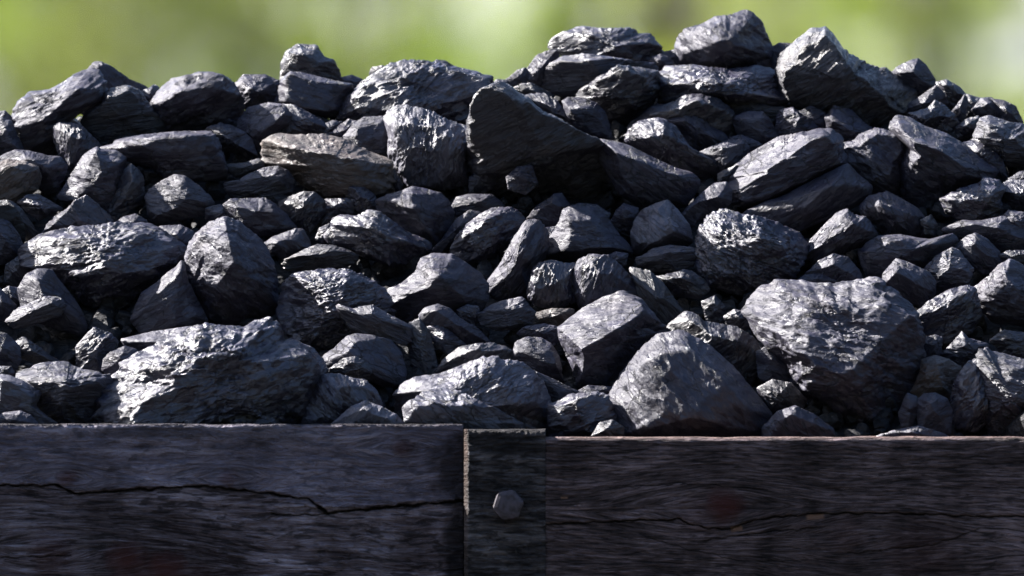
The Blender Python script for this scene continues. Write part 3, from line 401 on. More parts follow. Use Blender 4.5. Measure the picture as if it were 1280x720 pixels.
angular lump with a bright left slope cut by the right edge|p|6|1217,362 1237,347 1250,333 1263,326 1274,331 1298,345 1298,414 1270,414 1240,400 1226,385|1222,364,14 1262,343,24 1270,366,32 1246,378,26 1290,392,18
rough lump with a lit upper edge right of the huge right boulder|g25|4|1144,394 1160,379 1186,364 1209,358 1218,362 1222,376 1226,394 1214,414 1184,428 1156,420 1147,408|1156,386,16 1204,370,20 1188,392,20 1168,410,12
huge boulder with a broad pale top face and black underside at the right|pg|22|932,387 945,371 960,356 985,353 1040,358 1075,352 1089,349 1101,353 1121,369 1144,391 1152,420 1153,445 1148,470 1137,496 1120,523 1100,541 1078,544 1055,533 1033,514 1007,496 989,473 982,449 958,433 942,410|937,391,22 982,428,58 1000,452,70 1042,462,104 1096,424,84 1140,400,48 1010,482,50 1075,510,40
sliver of coal between the huge right boulder and the rough lit-edged lump|s|-10|1151,424 1169,420 1177,423 1175,448 1160,450 1152,449|1166,432,7
small rough lump in the shaded gap above the upright dark lump|n|-6|1178,443 1190,431 1203,416 1210,424 1233,430 1237,439 1222,448 1201,458 1186,452|1210,432,12
lump with a brown-tinged slope right of the huge right boulder|b|2|1140,489 1151,466 1153,451 1169,446 1186,451 1201,461 1197,475 1189,497 1171,495 1149,497|1158,466,18 1174,455,14 1172,480,16
small upright pebble at the right foot of the huge right boulder|s|6|1130,502 1134,493 1145,497 1148,504 1143,522 1137,537 1128,534 1124,517|1137,512,9
small round-topped lump beside the upright pebble|s|0|1147,502 1156,494 1169,493 1183,500 1189,515 1187,545 1150,545 1148,520|1164,504,16 1176,512,10
upright oval dark lump standing at the lower right|g60|8|1189,524 1190,496 1194,479 1203,464 1212,453 1220,451 1235,461 1244,479 1249,492 1244,508 1233,527 1220,539 1196,534|1204,480,14 1216,472,18 1220,500,26 1216,526,16 1238,490,10
large lump with a dark base in the bottom right corner|l-15|2|1221,447 1227,438 1242,440 1265,448 1298,456 1300,555 1240,555 1232,520 1228,470|1238,452,14 1270,462,24 1245,500,38 1288,500,36 1270,530,20
small broken lump under the left flank of the huge right boulder|s|-8|946,441 958,435 975,447 986,458 984,478 965,484 949,472|966,452,9
dim lump in the shade right of the huge smooth boulder|d|-6|948,486 966,476 988,480 1007,500 1000,518 970,520 954,504|974,492,12
low round lump on the plank right of the huge smooth boulder|s|6|955,535 973,516 994,509 1016,519 1040,537 1040,558 955,558|988,520,14 1016,530,12
sliver of a lump showing above the plank below the huge right boulder|sp|14|1096,547 1115,539 1147,534 1165,538 1184,546 1184,560 1096,560|1138,541,8
bluish lump on the plank between the post and the huge smooth boulder|n|0|686,508 704,501 712,495 747,491 760,497 768,520 764,558 690,558 687,528|708,508,16 748,504,18 712,532,20 750,535,20
low flat lump behind the bluish one on the plank|s|-10|716,492 736,483 766,484 764,496 740,502 718,500|740,489,6
pocket-sized black lump under the split left edge of the huge smooth boulder|d|10|741,545 750,530 765,526 779,535 779,556 741,556|760,536,8
small pale lump perched in front of the huge black-fronted mass|p|40|634,222 647,210 664,208 671,230 657,242 637,236|650,220,10
pale curved lump under the left end of the tilted slab|sp|2|851,271 862,257 880,241 892,231 907,229 914,240 912,254 897,266 880,270 864,284|870,256,14 896,246,14
nubbly boulder with a warm pale left face at centre right|G-25p|8|872,301 877,284 888,269 907,263 927,270 946,272 969,279 997,292 1009,306 1005,322 995,343 975,362 945,370 911,364 887,354 872,336|882,304,20 905,284,28 945,296,42 970,318,38 892,336,30 932,332,52 990,308,20 975,345,20
dim pebble-sized lump in the deep gap left of the huge right boulder|d|-4|906,396 918,388 932,391 940,406 928,414 911,410|922,396,8
dim upright pebble-sized lump in the deep gap under the nubbly boulder|d|-6|878,378 894,371 906,384 903,404 884,402|892,382,6
low grey lump peeping over the central smooth stone|n|-10|700,264 725,255 745,257 762,268 755,282 715,278|728,262,7
tiny lit pebble wedged at the right foot of the central smooth stone|p|0|756,322 770,316 784,318 781,331 768,336|772,322,6
dim lump cut by the right edge above the bottom right corner lump|d|-8|1238,426 1255,414 1280,417 1298,424 1298,452 1262,450|1266,428,10
"""

# ------------------------------------------------------------------ coal
_ico = {}
def ico(level):
    if level not in _ico:
        bm = bmesh.new(); bmesh.ops.create_icosphere(bm, subdivisions=level, radius=1.0)
        V = np.array([v.co[:] for v in bm.verts]); F = np.array([[v.index for v in f.verts] for f in bm.faces]); bm.free()
        V /= np.linalg.norm(V, axis=1)[:, None]
        _ico[level] = (V, F)
    return _ico[level]

def hull_planes(P):
    bm = bmesh.new()
    for p in P: bm.verts.new(p)
    r = bmesh.ops.convex_hull(bm, input=bm.verts)
    bmesh.ops.recalc_face_normals(bm, faces=bm.faces)
    N = []; D = []
    c = np.mean(P, axis=0)
    for f in bm.faces:
        n = np.array(f.normal[:]); d = float(n @ np.array(f.verts[0].co[:]))
        if n @ c > d: n = -n; d = -d
        dup = False
        for q, e in zip(N, D):
            if n @ q > 0.9995: dup = True; break
        if not dup: N.append(n); D.append(d)
    bm.free()
    return np.array(N), np.array(D)

def poly_radial(th, poly):
    """farthest hit of rays at angle th from the origin with a polygon"""
    dx = np.cos(th)[:, None]; dy = np.sin(th)[:, None]
    a = poly; b = np.roll(poly, -1, axis=0); e = b - a
    den = dx * e[:, 1][None] - dy * e[:, 0][None]
    den = np.where(np.abs(den) < 1e-9, 1e-9, den)
    t = (a[:, 0] * e[:, 1] - a[:, 1] * e[:, 0])[None] / den
    u = (a[:, 0][None] * dy - a[:, 1][None] * dx) / den
    ok = (t > 0) & (u >= -1e-6) & (u <= 1 + 1e-6)
    return np.max(np.where(ok, t, 0), axis=1)

def hull2d(pts):
    pts = sorted(map(tuple, pts))
    def half(ps):
        h = []
        for p in ps:
            while len(h) > 1 and (h[-1][0]-h[-2][0])*(p[1]-h[-2][1]) - (h[-1][1]-h[-2][1])*(p[0]-h[-2][0]) <= 0: h.pop()
            h.append(p)
        return h
    a = half(pts); b = half(pts[::-1])
    return np.array(a[:-1] + b[:-1])

def detail(V, R, rs, gn, lay, A, smooth):
    """fracture relief on a body given in pixel units; A is the bedding normal"""
    C = V.mean(axis=0)
    U = V - C; L = np.linalg.norm(U, axis=1)[:, None]; U = U / L
    seed = rs.uniform(0, 200, 3)
    zl = V @ A
    # anisotropic coordinates: compressed along the bedding normal
    Q = V + np.outer(zl, A) * 1.3
    disp = np.zeros(len(V))
    disp += fbm(V / (R * 0.9) + seed, 3) * R * 0.022 * (0.7 if smooth else 1.0)
    # conchoidal fracture: lower envelope of many shallow tilted bowls, meeting in crisp ridges
    def shells(rho, amp, tilt):
        rho = max(rho, 2.5)
        K = int(np.clip(4.2 * np.pi * R * R / (rho * rho) * 0.8, 8, 420))
        idx = rs.choice(len(V), min(K, len(V)), replace=False)
        best = np.full(len(V), 1e9, dtype=np.float32); Qf = Q.astype(np.float32)
        g = rs.normal(size=(len(idx), 3)) * tilt; o = rs.uniform(-0.12, 0.12, len(idx)) * rho
        for j, gg, oo in zip(idx, g, o):
            d = Qf - Qf[j]
            f = d @ gg.astype(np.float32) + (d * d).sum(axis=1) * np.float32(0.34 / rho) + np.float32(oo)
            np.minimum(best, f, out=best)
        best = np.minimum(best, 0.16 * rho + 0.12 * np.tanh((best - 0.16 * rho) / (0.12 * rho) ) * rho * (best > 0.16 * rho))
        return (best - best.mean()) * amp
    sm_ = 0.34 if smooth else 0.62 if gn == 0 else 0.85
    disp += shells(R * 0.50, 0.38 * sm_, 0.16)
    disp += shells(R * 0.22, 0.45 * sm_, 0.18)
    disp += shells(R * 0.10, (0.40 + 0.2 * gn) * (0.5 if smooth else 0.8 if gn == 0 else 1), 0.2)
    if gn == 2: disp += shells(R * 0.055, 0.65, 0.22)
    # bedding ledges
    if lay > 0:
        w = fbm(V / (R * 0.6) + seed + 5, 3) * R * 0.16
        th = R * rs.uniform(0.16, 0.24)
        for s_, a_ in ((1.0, 1.0), (0.42, 0.45)):
            q = (zl + w) / (th * s_); fr = q - np.floor(q)
            saw = np.where(fr < 0.82, fr / 0.82, (1 - fr) / 0.18)
            h = noise(np.stack([np.floor(q) * 3.7, V[:, 0] / R, V[:, 2] / R], axis=1) + seed)
            disp += (saw - 0.5) * th * s_ * a_ * lay * (0.35 + 0.9 * np.abs(h))
    # a few stepped breaks across the beds
    for _ in range(5 if lay > 0.1 else 3 if not smooth else 1):
        t0 = rs.uniform(zl.min() * 0.8, zl.max() * 0.8) if rs.rand() < 0.7 else None
        ax = A if t0 is not None else rs.normal(size=3)
        ax = ax / np.linalg.norm(ax); s_ = V @ ax; t0 = rs.uniform(-0.7, 0.7) * np.abs(s_).max()
        edge = s_ - t0 + fbm(V / (R * 0.35) + seed + 31 + _, 3) * R * 0.10
        msk = np.clip(0.5 + 3.0 * noise(V / (R * 0.9) + seed + 7 * _), 0, 1)
        disp -= np.where(edge > 0, np.exp(-np.maximum(edge, 0) / (R * 0.35)), 0) * R * rs.uniform(0.025, 0.06) * msk
    # crisp ridged roughness
    k = (0.5 if smooth else 1.0) * (1 + 0.7 * gn)
    disp += (fbm(Q / 16.0 + seed, 3, True) - 0.2) * 0.9 * k
    disp += (fbm(Q / 6.5 + seed, 2, True) - 0.2) * 0.38 * k
    return V + U * disp[:, None]

def rock_body(outline, ridge, R, level, rs, gn, lay, A, smooth):
    """outline (n,2) x,z ; ridge (m,3) x,h,z with h toward the viewer (= -y). centred on the origin"""
    n = len(outline)
    P = [(x, 0.0, z) for x, z in outline]
    P += [(x, -h, z) for x, h, z in ridge]
    hb = max(R * 0.75, 4.0)
    for x, z in outline[::2]:
        q = rs.uniform(0.45, 0.7)
        P.append((x * q, hb * rs.uniform(0.75, 1.1), z * q))
    P = np.array(P)
    hm = np.mean([h for _, h, _ in ridge])
    c0 = np.array([0.0, -hm * 0.30, 0.0])
    N, D = hull_planes(P)
    D = np.maximum(D - N @ c0, R * 0.08)
    # a few random chips off the corners, away from the traced outline
    for _ in range(14):
        v = rs.normal(size=3); v[1] = (-2.0 if rs.rand() < 0.75 else 2.0) * abs(v[1]) - 0.3; v /= np.linalg.norm(v)
        sup = np.max((P - c0) @ v); N = np.vstack([N, v]); D = np.append(D, sup * rs.uniform(0.90, 0.985))
    U, F = ico(level)
    # chiselled breaks: extra cutting planes tilted a little off the faces they cross
    nk = 14 if smooth else 30
    dk = rs.normal(size=(nk, 3)); dk /= np.linalg.norm(dk, axis=1)[:, None]
    dk[:, 1] *= 1.5; dk /= np.linalg.norm(dk, axis=1)[:, None]
    dk[:, 1] = np.where(rs.rand(nk) < 0.75, -np.abs(dk[:, 1]), dk[:, 1])
    iv = np.maximum(dk @ N.T, 0) / D[None]; act = iv.argmax(axis=1); rk = 1 / iv.max(axis=1)
    for j in range(nk):
        v = N[act[j]] + rs.normal(size=3) * (0.10 if smooth else 0.17); v /= np.linalg.norm(v)
        d_ = float(v @ dk[j]) * rk[j] * 1.012
        if d_ > R * 0.1 and abs(dk[j][1]) > 0.38: N = np.vstack([N, v]); D = np.append(D, d_)
    dots = U @ N.T
    with np.errstate(divide='ignore'):
        inv = np.maximum(dots, 0) / D[None]
    p = 90.0 if smooth else 140.0
    mx = inv.max(axis=1)
    r = 1.0 / (mx * (((inv / mx[:, None]) ** p).sum(axis=1)) ** (1 / p))
    V = U * r[:, None] + c0
    V = detail(V, R, rs, gn, lay, A, smooth)
    # bring the finished relief back to the traced outline, direction by direction
    nb = 60
    for it in range(2):
        th = np.arctan2(V[:, 2], V[:, 0]); rr = np.hypot(V[:, 0], V[:, 2])
        bi = ((th + np.pi) / (2 * np.pi) * nb).astype(int) % nb
        sil = np.zeros(nb); np.maximum.at(sil, bi, rr)
        bc = (np.arange(nb) + 0.5) / nb * 2 * np.pi - np.pi
        tgt = np.maximum.reduce([poly_radial(bc + o_, outline) for o_ in (-0.035, 0.0, 0.035)])
        q = np.clip(tgt / np.maximum(sil, 1e-6), 0.6, 1.8)
        q = 0.6 * q + 0.2 * np.roll(q, 1) + 0.2 * np.roll(q, -1) if it == 0 else q
        f = (th + np.pi) / (2 * np.pi) * nb - 0.5; i0 = np.floor(f).astype(int); w_ = f - i0; w_ = w_ * w_ * (3 - 2 * w_)
        s2 = q[i0 % nb] * (1 - w_) + q[(i0 + 1) % nb] * w_
        V[:, 0] *= s2; V[:, 2] *= s2
    return V, F

BASE = 95.0; SLOPE = 1.15
def parse(line):
    lab, sty, d, ol, rg = line.split('|')
    O = np.array([[float(a) for a in p.split(',')] for p in ol.split()])
    G = np.array([[float(a) for a in p.split(',')] for p in rg.split()])
    return lab, sty, float(d), O, G

def axis_frame(ang, rs):
    a = math.radians(ang)
    z = Vector((-math.sin(a), rs.uniform(-0.25, 0.25), math.cos(a))).normalized()
    x = Vector((math.cos(a), rs.uniform(-0.3, 0.3), math.sin(a))); y = z.cross(x).normalized(); x = y.cross(z)
    return Matrix((x, y, z)).transposed()          # columns are the local axes

def build_coal():
    for i, line in enumerate([l for l in ROCKS.strip().splitlines() if l and not l.startswith('#')]):
        lab, sty, dd, O, G = parse(line)
        rs = np.random.RandomState(1000 + i * 7)
        a = O; b = np.roll(O, -1, axis=0)
        cr = a[:, 0]*b[:, 1] - b[:, 0]*a[:, 1]; area = cr.sum() / 2
        cx = ((a[:, 0]+b[:, 0])*cr).sum() / (6*area); cy = ((a[:, 1]+b[:, 1])*cr).sum() / (6*area)
        area = abs(area); R = math.sqrt(area / math.pi)
        per = np.linalg.norm(b - a, axis=1).sum()
        Rm = min(R, 2 * area / per * 1.05)
        depth = BASE + max(0, 545 - cy) * SLOPE - dd
        Y = depth * MPX
        outline = np.stack([O[:, 0] - cx, -(O[:, 1] - cy)], axis=1) * 1.035
        outline *= (1 + 1.6 / np.maximum(np.linalg.norm(outline, axis=1), 6))[:, None]
        ridge = np.stack([G[:, 0] - cx, G[:, 2] * 1.15, -(G[:, 1] - cy)], axis=1)
        # fronts overhang a little: upper break lines stand proud of the lower ones
        rel = np.clip(ridge[:, 2] / (0.5 * np.ptp(outline[:, 1])), -1, 1)
        ridge[:, 1] *= 1 + (0.5 if 'd' in sty else 0.22) * rel
        m = re.search(r'-?\d+', sty); ang = float(m.group()) if m else rs.uniform(-50, 50)
        gn = 2 if 'G' in sty else 1 if 'g' in sty else 0
        lay = 0.30 if 'L' in sty else 0.16 if 'l' in sty else 0.08 if 'n' in sty else 0.0
        fr = axis_frame(ang, rs); A = np.array(fr.col[2][:])
        level = 7 if R > 48 else 6 if R > 15 else 5
        V, F = rock_body(outline, ridge, Rm, level, rs, gn, lay, A, 's' in sty)
        c = at(cx, cy, Y); sc = MPX * (DIST + Y) / DIST
        V = V * sc
        V = V @ np.array(fr)                        # into the local frame
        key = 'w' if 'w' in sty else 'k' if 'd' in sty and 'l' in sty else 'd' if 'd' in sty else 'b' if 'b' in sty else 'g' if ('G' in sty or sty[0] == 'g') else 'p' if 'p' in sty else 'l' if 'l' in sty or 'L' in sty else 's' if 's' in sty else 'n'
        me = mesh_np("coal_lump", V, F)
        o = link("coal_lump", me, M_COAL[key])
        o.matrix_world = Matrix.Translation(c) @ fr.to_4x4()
        tag(o, lab, "coal lump", "lumps of coal heaped behind the planks")

SKY_X = [-900, -200, 0, 60, 130, 240, 330, 380, 440, 500, 600, 650, 700, 800, 860, 930, 975, 1020, 1080, 1140, 1200, 1250, 1290, 1450, 2200]
SKY_Y = [260, 175, 150, 118, 95, 105, 108, 80, 108, 85, 100, 100, 50, 50, 30, 28, 62, 48, 85, 90, 118, 130, 150, 180, 280]
def heap_h(px, dpx, back=0.0):
    """height in px above the plank top, of the rubble under the lumps, dpx behind the planks"""
    crest = 545 - np.interp(px, SKY_X, SKY_Y) - 42
    up = (dpx - BASE - 54 + back) / SLOPE
    yc = BASE + 54 - back + crest * SLOPE
    down = crest - np.maximum(dpx - yc - 130, 0) * 0.55
    return np.maximum(np.minimum(np.minimum(up, crest), down), -60)

def build_rubble():
    rs = np.random.RandomState(5)
    # core
    nx, ny = 190, 110
    X = np.linspace(-900, 2180, nx); Dp = np.linspace(60, 1480, ny)
    gx, gd = np.meshgrid(X, Dp, indexing='ij')
    h = heap_h(gx.ravel(), gd.ravel())
    P = np.stack([gx.ravel() - 640, gd.ravel(), h], axis=1)
    n = fbm(P / 60.0, 3, True) * 9
    V = np.stack([P[:, 0] * MPX, P[:, 1] * MPX, TOP + (P[:, 2] + n - 20) * MPX], axis=1)
    idx = np.arange(nx * ny).reshape(nx, ny)
    F = np.stack([idx[:-1, :-1], idx[1:, :-1], idx[1:, 1:], idx[:-1, 1:]], axis=-1).reshape(-1, 4)
    F = np.concatenate([F[:, [0, 1, 2]], F[:, [0, 2, 3]]])
    # skirt down to the floor so the core is a closed body
    ring = np.concatenate([idx[:, 0], idx[-1, 1:], idx[-2::-1, -1], idx[0, -2:0:-1]])
    m = len(ring); low = V[ring].copy(); low[:, 2] = 0.02
    base = len(V); cen = base + m
    V = np.vstack([V, low, [[0, 0.6, 0.02]]])
    r2 = np.roll(ring, -1); l1 = base + np.arange(m); l2 = np.roll(l1, -1)
    F = np.vstack([F, np.stack([ring, l1, l2], 1), np.stack([ring, l2, r2], 1), np.stack([l1, np.full(m, cen), l2], 1)])
    Vs = [V]; Fs = [F]; cnt = len(V)
    U0, F0 = ico(4)
    def lump(c, R):
        nonlocal cnt
        k = 16
        N = rs.normal(size=(k, 3)); N /= np.linalg.norm(N, axis=1)[:, None]
        D = rs.uniform(0.62, 1.0, k)
        inv = np.maximum(U0 @ N.T, 0.02) / D
        r = 1.0 / inv.max(axis=1); r = np.minimum(r, 1.25)
        st = rs.uniform(0.7, 1.25, 3)
        W = U0 * r[:, None] * st * R
        W += U0 * (fbm(W / 9.0 + rs.uniform(0, 99, 3), 2, True) * R * 0.05)[:, None]
        a, b = rs.uniform(0, 6.28), rs.uniform(-0.6, 0.6)
        Mx = np.array(Matrix.Rotation(a, 3, 'Z') @ Matrix.Rotation(b, 3, 'X'))
        W = W @ Mx.T + np.array(c)
        Vs.append(np.stack([W[:, 0] * MPX, W[:, 1] * MPX, TOP + W[:, 2] * MPX], axis=1)); Fs.append(F0 + cnt); cnt += len(W)
    # small rubble between and behind the lumps in view
    for _ in range(2300):
        px = rs.uniform(-40, 1320); dp = rs.uniform(BASE + 40, BASE + 700)
        hh = float(heap_h(np.array([px]), np.array([dp]))[0])
        if hh < -20: continue
        lump((px - 640, dp, hh - 2), rs.uniform(5, 17))
    # to both sides of the view and down the far side
    for _ in range(700):
        if rs.rand() < 0.62:
            px = rs.choice([-1, 1]) * rs.uniform(690, 1490) + 640; dp = rs.uniform(BASE, 900); bk = 45
        else:
            px = rs.uniform(-850, 2130); dp = rs.uniform(850, 1450); bk = 0
        hh = float(heap_h(np.array([px]), np.array([dp]), bk)[0])
        if hh < -50: continue
        lump((px - 640, dp, hh - 6), rs.uniform(22, 62))
    me = mesh_np("coal_rubble", np.vstack(Vs), np.vstack(Fs))
    me.polygons.foreach_set("use_smooth", np.zeros(len(me.polygons), dtype=bool))
    o = link("coal_rubble", me, M_RUBBLE)
    tag(o, "small black coal rubble filling the gaps beneath the heaped lumps", "coal rubble", kind="stuff")

build_coal()
build_rubble()

# ------------------------------------------------------------------ ground
def grass_mat():
    k = NT("meadow"); tc = k.n("ShaderNodeTexCoord")
    a = k.n("ShaderNodeTexNoise", Scale=0.35, Detail=8.0); k.l(tc.outputs['Object'], a.inputs[0])
    b = k.n("ShaderNodeTexNoise", Scale=14.0, Detail=6.0); k.l(tc.outputs['Object'], b.inputs[0])
    f = k.math('ADD', k.math('MULTIPLY', a.outputs[0], 0.6), k.math('MULTIPLY', b.outputs[0], 0.4))
    k.l(k.ramp(f, [(0.38, (0.045, 0.06, 0.018)), (0.5, (0.07, 0.10, 0.025)), (0.62, (0.11, 0.12, 0.05))]), k.b.inputs['Base Color'])
    k.b.inputs['Roughness'].default_value = 0.9
    bp = k.n("ShaderNodeBump", Strength=0.6, Distance=0.05); k.l(b.outputs[0], bp.inputs['Height']); k.l(bp.outputs[0], k.b.inputs['Normal'])
    return k.m
bm = bmesh.new(); bmesh.ops.create_grid(bm, x_segments=8, y_segments=8, size=1400.0)
tag(bm_obj("ground", bm, grass_mat()), kind="structure")
def yard_mat():
    k = NT("low_bounce_earth"); tc = k.n("ShaderNodeTexCoord")
    a = k.n("ShaderNodeTexNoise", Scale=1.2, Detail=9.0, Roughness=0.65); k.l(tc.outputs['Object'], a.inputs[0])
    k.l(k.ramp(a.outputs[0], [(0.38, (0.014, 0.014, 0.017)), (0.62, (0.045, 0.042, 0.042))]), k.b.inputs['Base Color'])
    k.b.inputs['Roughness'].default_value = 0.95
    bp = k.n("ShaderNodeBump", Strength=0.8, Distance=0.02); k.l(a.outputs[0], bp.inputs['Height']); k.l(bp.outputs[0], k.b.inputs['Normal'])
    return k.m
bm = bmesh.new(); bmesh.ops.create_circle(bm, cap_ends=True, segments=48, radius=24.0)
bmesh.ops.translate(bm, vec=(0, 0, 0.004), verts=bm.verts)
tag(bm_obj("yard", bm, yard_mat()), kind="structure")  # dark unseen ground, added to cut bounce light onto the coal

# unseen slopes, added behind and right of the camera to block sky fill
def slopes():
    na, nr = 90, 26
    Az = np.radians(np.linspace(-232, 42, na)); Rr = np.concatenate([np.linspace(42, 130, 18), np.linspace(150, 420, 8)])
    ga, gr = np.meshgrid(Az, Rr, indexing='ij'); ga = ga.ravel(); gr = gr.ravel()
    X = gr*np.cos(ga); Y = gr*np.sin(ga)
    t = np.clip((gr-42)/85, 0, 1); H = 58*t*t*(3-2*t)
    fade = np.clip((np.degrees(ga)+232)/40, 0, 1)*np.clip((42-np.degrees(ga))/40, 0, 1)
    Z = H*fade*(1+0.25*fbm(np.stack([X/40, Y/40, X*0], 1), 3)) + fade*t*3.0*fbm(np.stack([X/5, Y/5, X*0+3], 1), 3) - 0.3
    idx = np.arange(na*nr).reshape(na, nr)
    F = np.stack([idx[:-1, :-1], idx[:-1, 1:], idx[1:, 1:], idx[1:, :-1]], -1).reshape(-1, 4)
    k = NT("fill_block_slope"); tc = k.n("ShaderNodeTexCoord"); n_ = k.n("ShaderNodeTexNoise", Scale=0.3, Detail=9.0, Roughness=0.7); k.l(tc.outputs['Object'], n_.inputs[0])
    k.l(k.ramp(n_.outputs[0], [(0.35, (0.012, 0.018, 0.008)), (0.65, (0.04, 0.055, 0.022))]), k.b.inputs['Base Color']); k.b.inputs['Roughness'].default_value = 1.0
    bp = k.n("ShaderNodeBump", Strength=1.0, Distance=3.0); k.l(n_.outputs[0], bp.inputs['Height']); k.l(bp.outputs[0], k.b.inputs['Normal'])
    tag(link("fill_block_hills", mesh_np("fill_block_hills", np.stack([X, Y, Z], 1), F), k.m), kind="structure")
slopes()

# ------------------------------------------------------------------ timber side of the coal bunker
def wood_mat(name, dark, mid, pale, edge, bump=1.0, grain=3.0, tilt=0.0):
    k = NT(name); tc = k.n("ShaderNodeTexCoord")
    wn = k.n("ShaderNodeTexNoise", Scale=9.0, Detail=2.0); k.l(tc.outputs['Object'], wn.inputs[0])
    off = k.n("ShaderNodeVectorMath", _operation='MULTIPLY_ADD'); k.l(wn.outputs['Color'], off.inputs[0])
    off.inputs[1].default_value = (0.0, 0.0, 0.014); k.l(tc.outputs['Object'], off.inputs[2])
    flow = k.n("ShaderNodeAttribute"); flow.attribute_name = "flow"
    cz = k.n("ShaderNodeCombineXYZ"); k.l(flow.outputs['Fac'], cz.inputs[2])
    ad = k.n("ShaderNodeVectorMath", _operation='ADD'); k.l(off.outputs[0], ad.inputs[0]); k.l(cz.outputs[0], ad.inputs[1])
    mp = k.n("ShaderNodeMapping"); k.l(ad.outputs[0], mp.inputs[0]); mp.inputs['Scale'].default_value = (1.0, 1.0, 11.0)
    def tex(v, s, d, r=0.6, ds=0.0):
        t = k.n("ShaderNodeTexNoise", Scale=s, Detail=d, Roughness=r, Distortion=ds); k.l(v, t.inputs['Vector']); return t.outputs[0]
    g1 = tex(mp.outputs[0], 11, 6, 0.65); g2 = tex(mp.outputs[0], 42, 5, 0.7, 0.4)
    st = tex(tc.outputs['Object'], 13, 5, 0.6); spk = tex(tc.outputs['Object'], 420, 3, 0.7)
    m2 = k.n("ShaderNodeMapping"); k.l(ad.outputs[0], m2.inputs[0]); m2.inputs['Scale'].default_value = (1.0, 1.0, grain); m2.inputs['Rotation'].default_value = (0, tilt, 0)
    rip = tex(m2.outputs[0], 62, 4, 0.6, 0.8)
    f = k.math('ADD', k.math('MULTIPLY', g1, 0.4), k.math('ADD', k.math('MULTIPLY', st, 0.3), k.math('MULTIPLY', g2, 0.3)))
    col = k.ramp(f, [(0.41, dark), (0.5, mid), (0.60, pale)])
    m3 = k.n("ShaderNodeMapping"); k.l(ad.outputs[0], m3.inputs[0]); m3.inputs['Scale'].default_value = (1.0, 1.0, 8.0 if tilt < 0.1 else grain*1.6); m3.inputs['Rotation'].default_value = (0, tilt, 0)
    gr = tex(m3.outputs[0], 46, 4, 0.55, 0.5)
    gl = k.ramp(gr, [(0.40, 0.30), (0.50, 1.0)])
    col = k.mix(1.0, col, gl, 'MULTIPLY')
    def attr(nm):
        a_ = k.n("ShaderNodeAttribute"); a_.attribute_name = nm; return a_.outputs['Fac']
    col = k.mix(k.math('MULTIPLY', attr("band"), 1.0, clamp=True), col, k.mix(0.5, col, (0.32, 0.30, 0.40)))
    col = k.mix(attr("knot"), col, (0.13, 0.042, 0.038))
    col = k.mix(attr("stain_shade"), col, (0.010, 0.009, 0.010))
    col = k.mix(attr("edge"), col, edge)
    col = k.mix(attr("chip"), col, (0.42, 0.24, 0.16))
    k.l(col, k.b.inputs['Base Color'])
    k.l(k.math('ADD', k.math('MULTIPLY', g2, 0.30), 0.52), k.b.inputs['Roughness']); k.b.inputs['Specular IOR Level'].default_value = 0.22
    h = k.math('ADD', k.math('MULTIPLY', g1, 0.010), k.math('MULTIPLY', g2, 0.0036))
    h = k.math('ADD', h, k.math('MULTIPLY', rip, 0.011)); h = k.math('ADD', h, k.math('MULTIPLY', gl, 0.0009)); h = k.math('ADD', h, k.math('MULTIPLY', spk, 0.0005))
    bp = k.n("ShaderNodeBump", Strength=1.0, Distance=bump); k.l(h, bp.inputs['Height']); k.l(bp.outputs[0], k.b.inputs['Normal'])
    return k.m
M_LEFT = wood_mat("weathered_tarred_wood", (0.045, 0.029, 0.032), (0.24, 0.195, 0.22), (0.58, 0.52, 0.62), (0.06, 0.05, 0.055), 2.0, 2.4, 0.28)
M_RIGHT = wood_mat("dark_tarred_wood", (0.024, 0.017, 0.017), (0.16, 0.116, 0.118), (0.50, 0.38, 0.40), (0.24, 0.165, 0.15), 2.0, 6.0, 0.0)
M_BACK = wood_mat("rough_dark_wood", (0.014, 0.013, 0.014), (0.028, 0.026, 0.03), (0.05, 0.048, 0.055), (0.06, 0.05, 0.055))

def seg_dist(px, py, pts):
    best = np.full(px.shape, 1e9); side = np.zeros(px.shape); along = np.zeros(px.shape)
    for (x0, y0), (x1, y1) in zip(pts[:-1], pts[1:]):
        dx, dy = x1 - x0, y1 - y0; L2 = dx*dx + dy*dy
        t = np.clip(((px-x0)*dx + (py-y0)*dy) / L2, 0, 1)
        ex = px - (x0 + t*dx); ey = py - (y0 + t*dy); dd = np.hypot(ex, ey)
        m = dd < best; best = np.where(m, dd, best); side = np.where(m, ey, side)
    return best, side

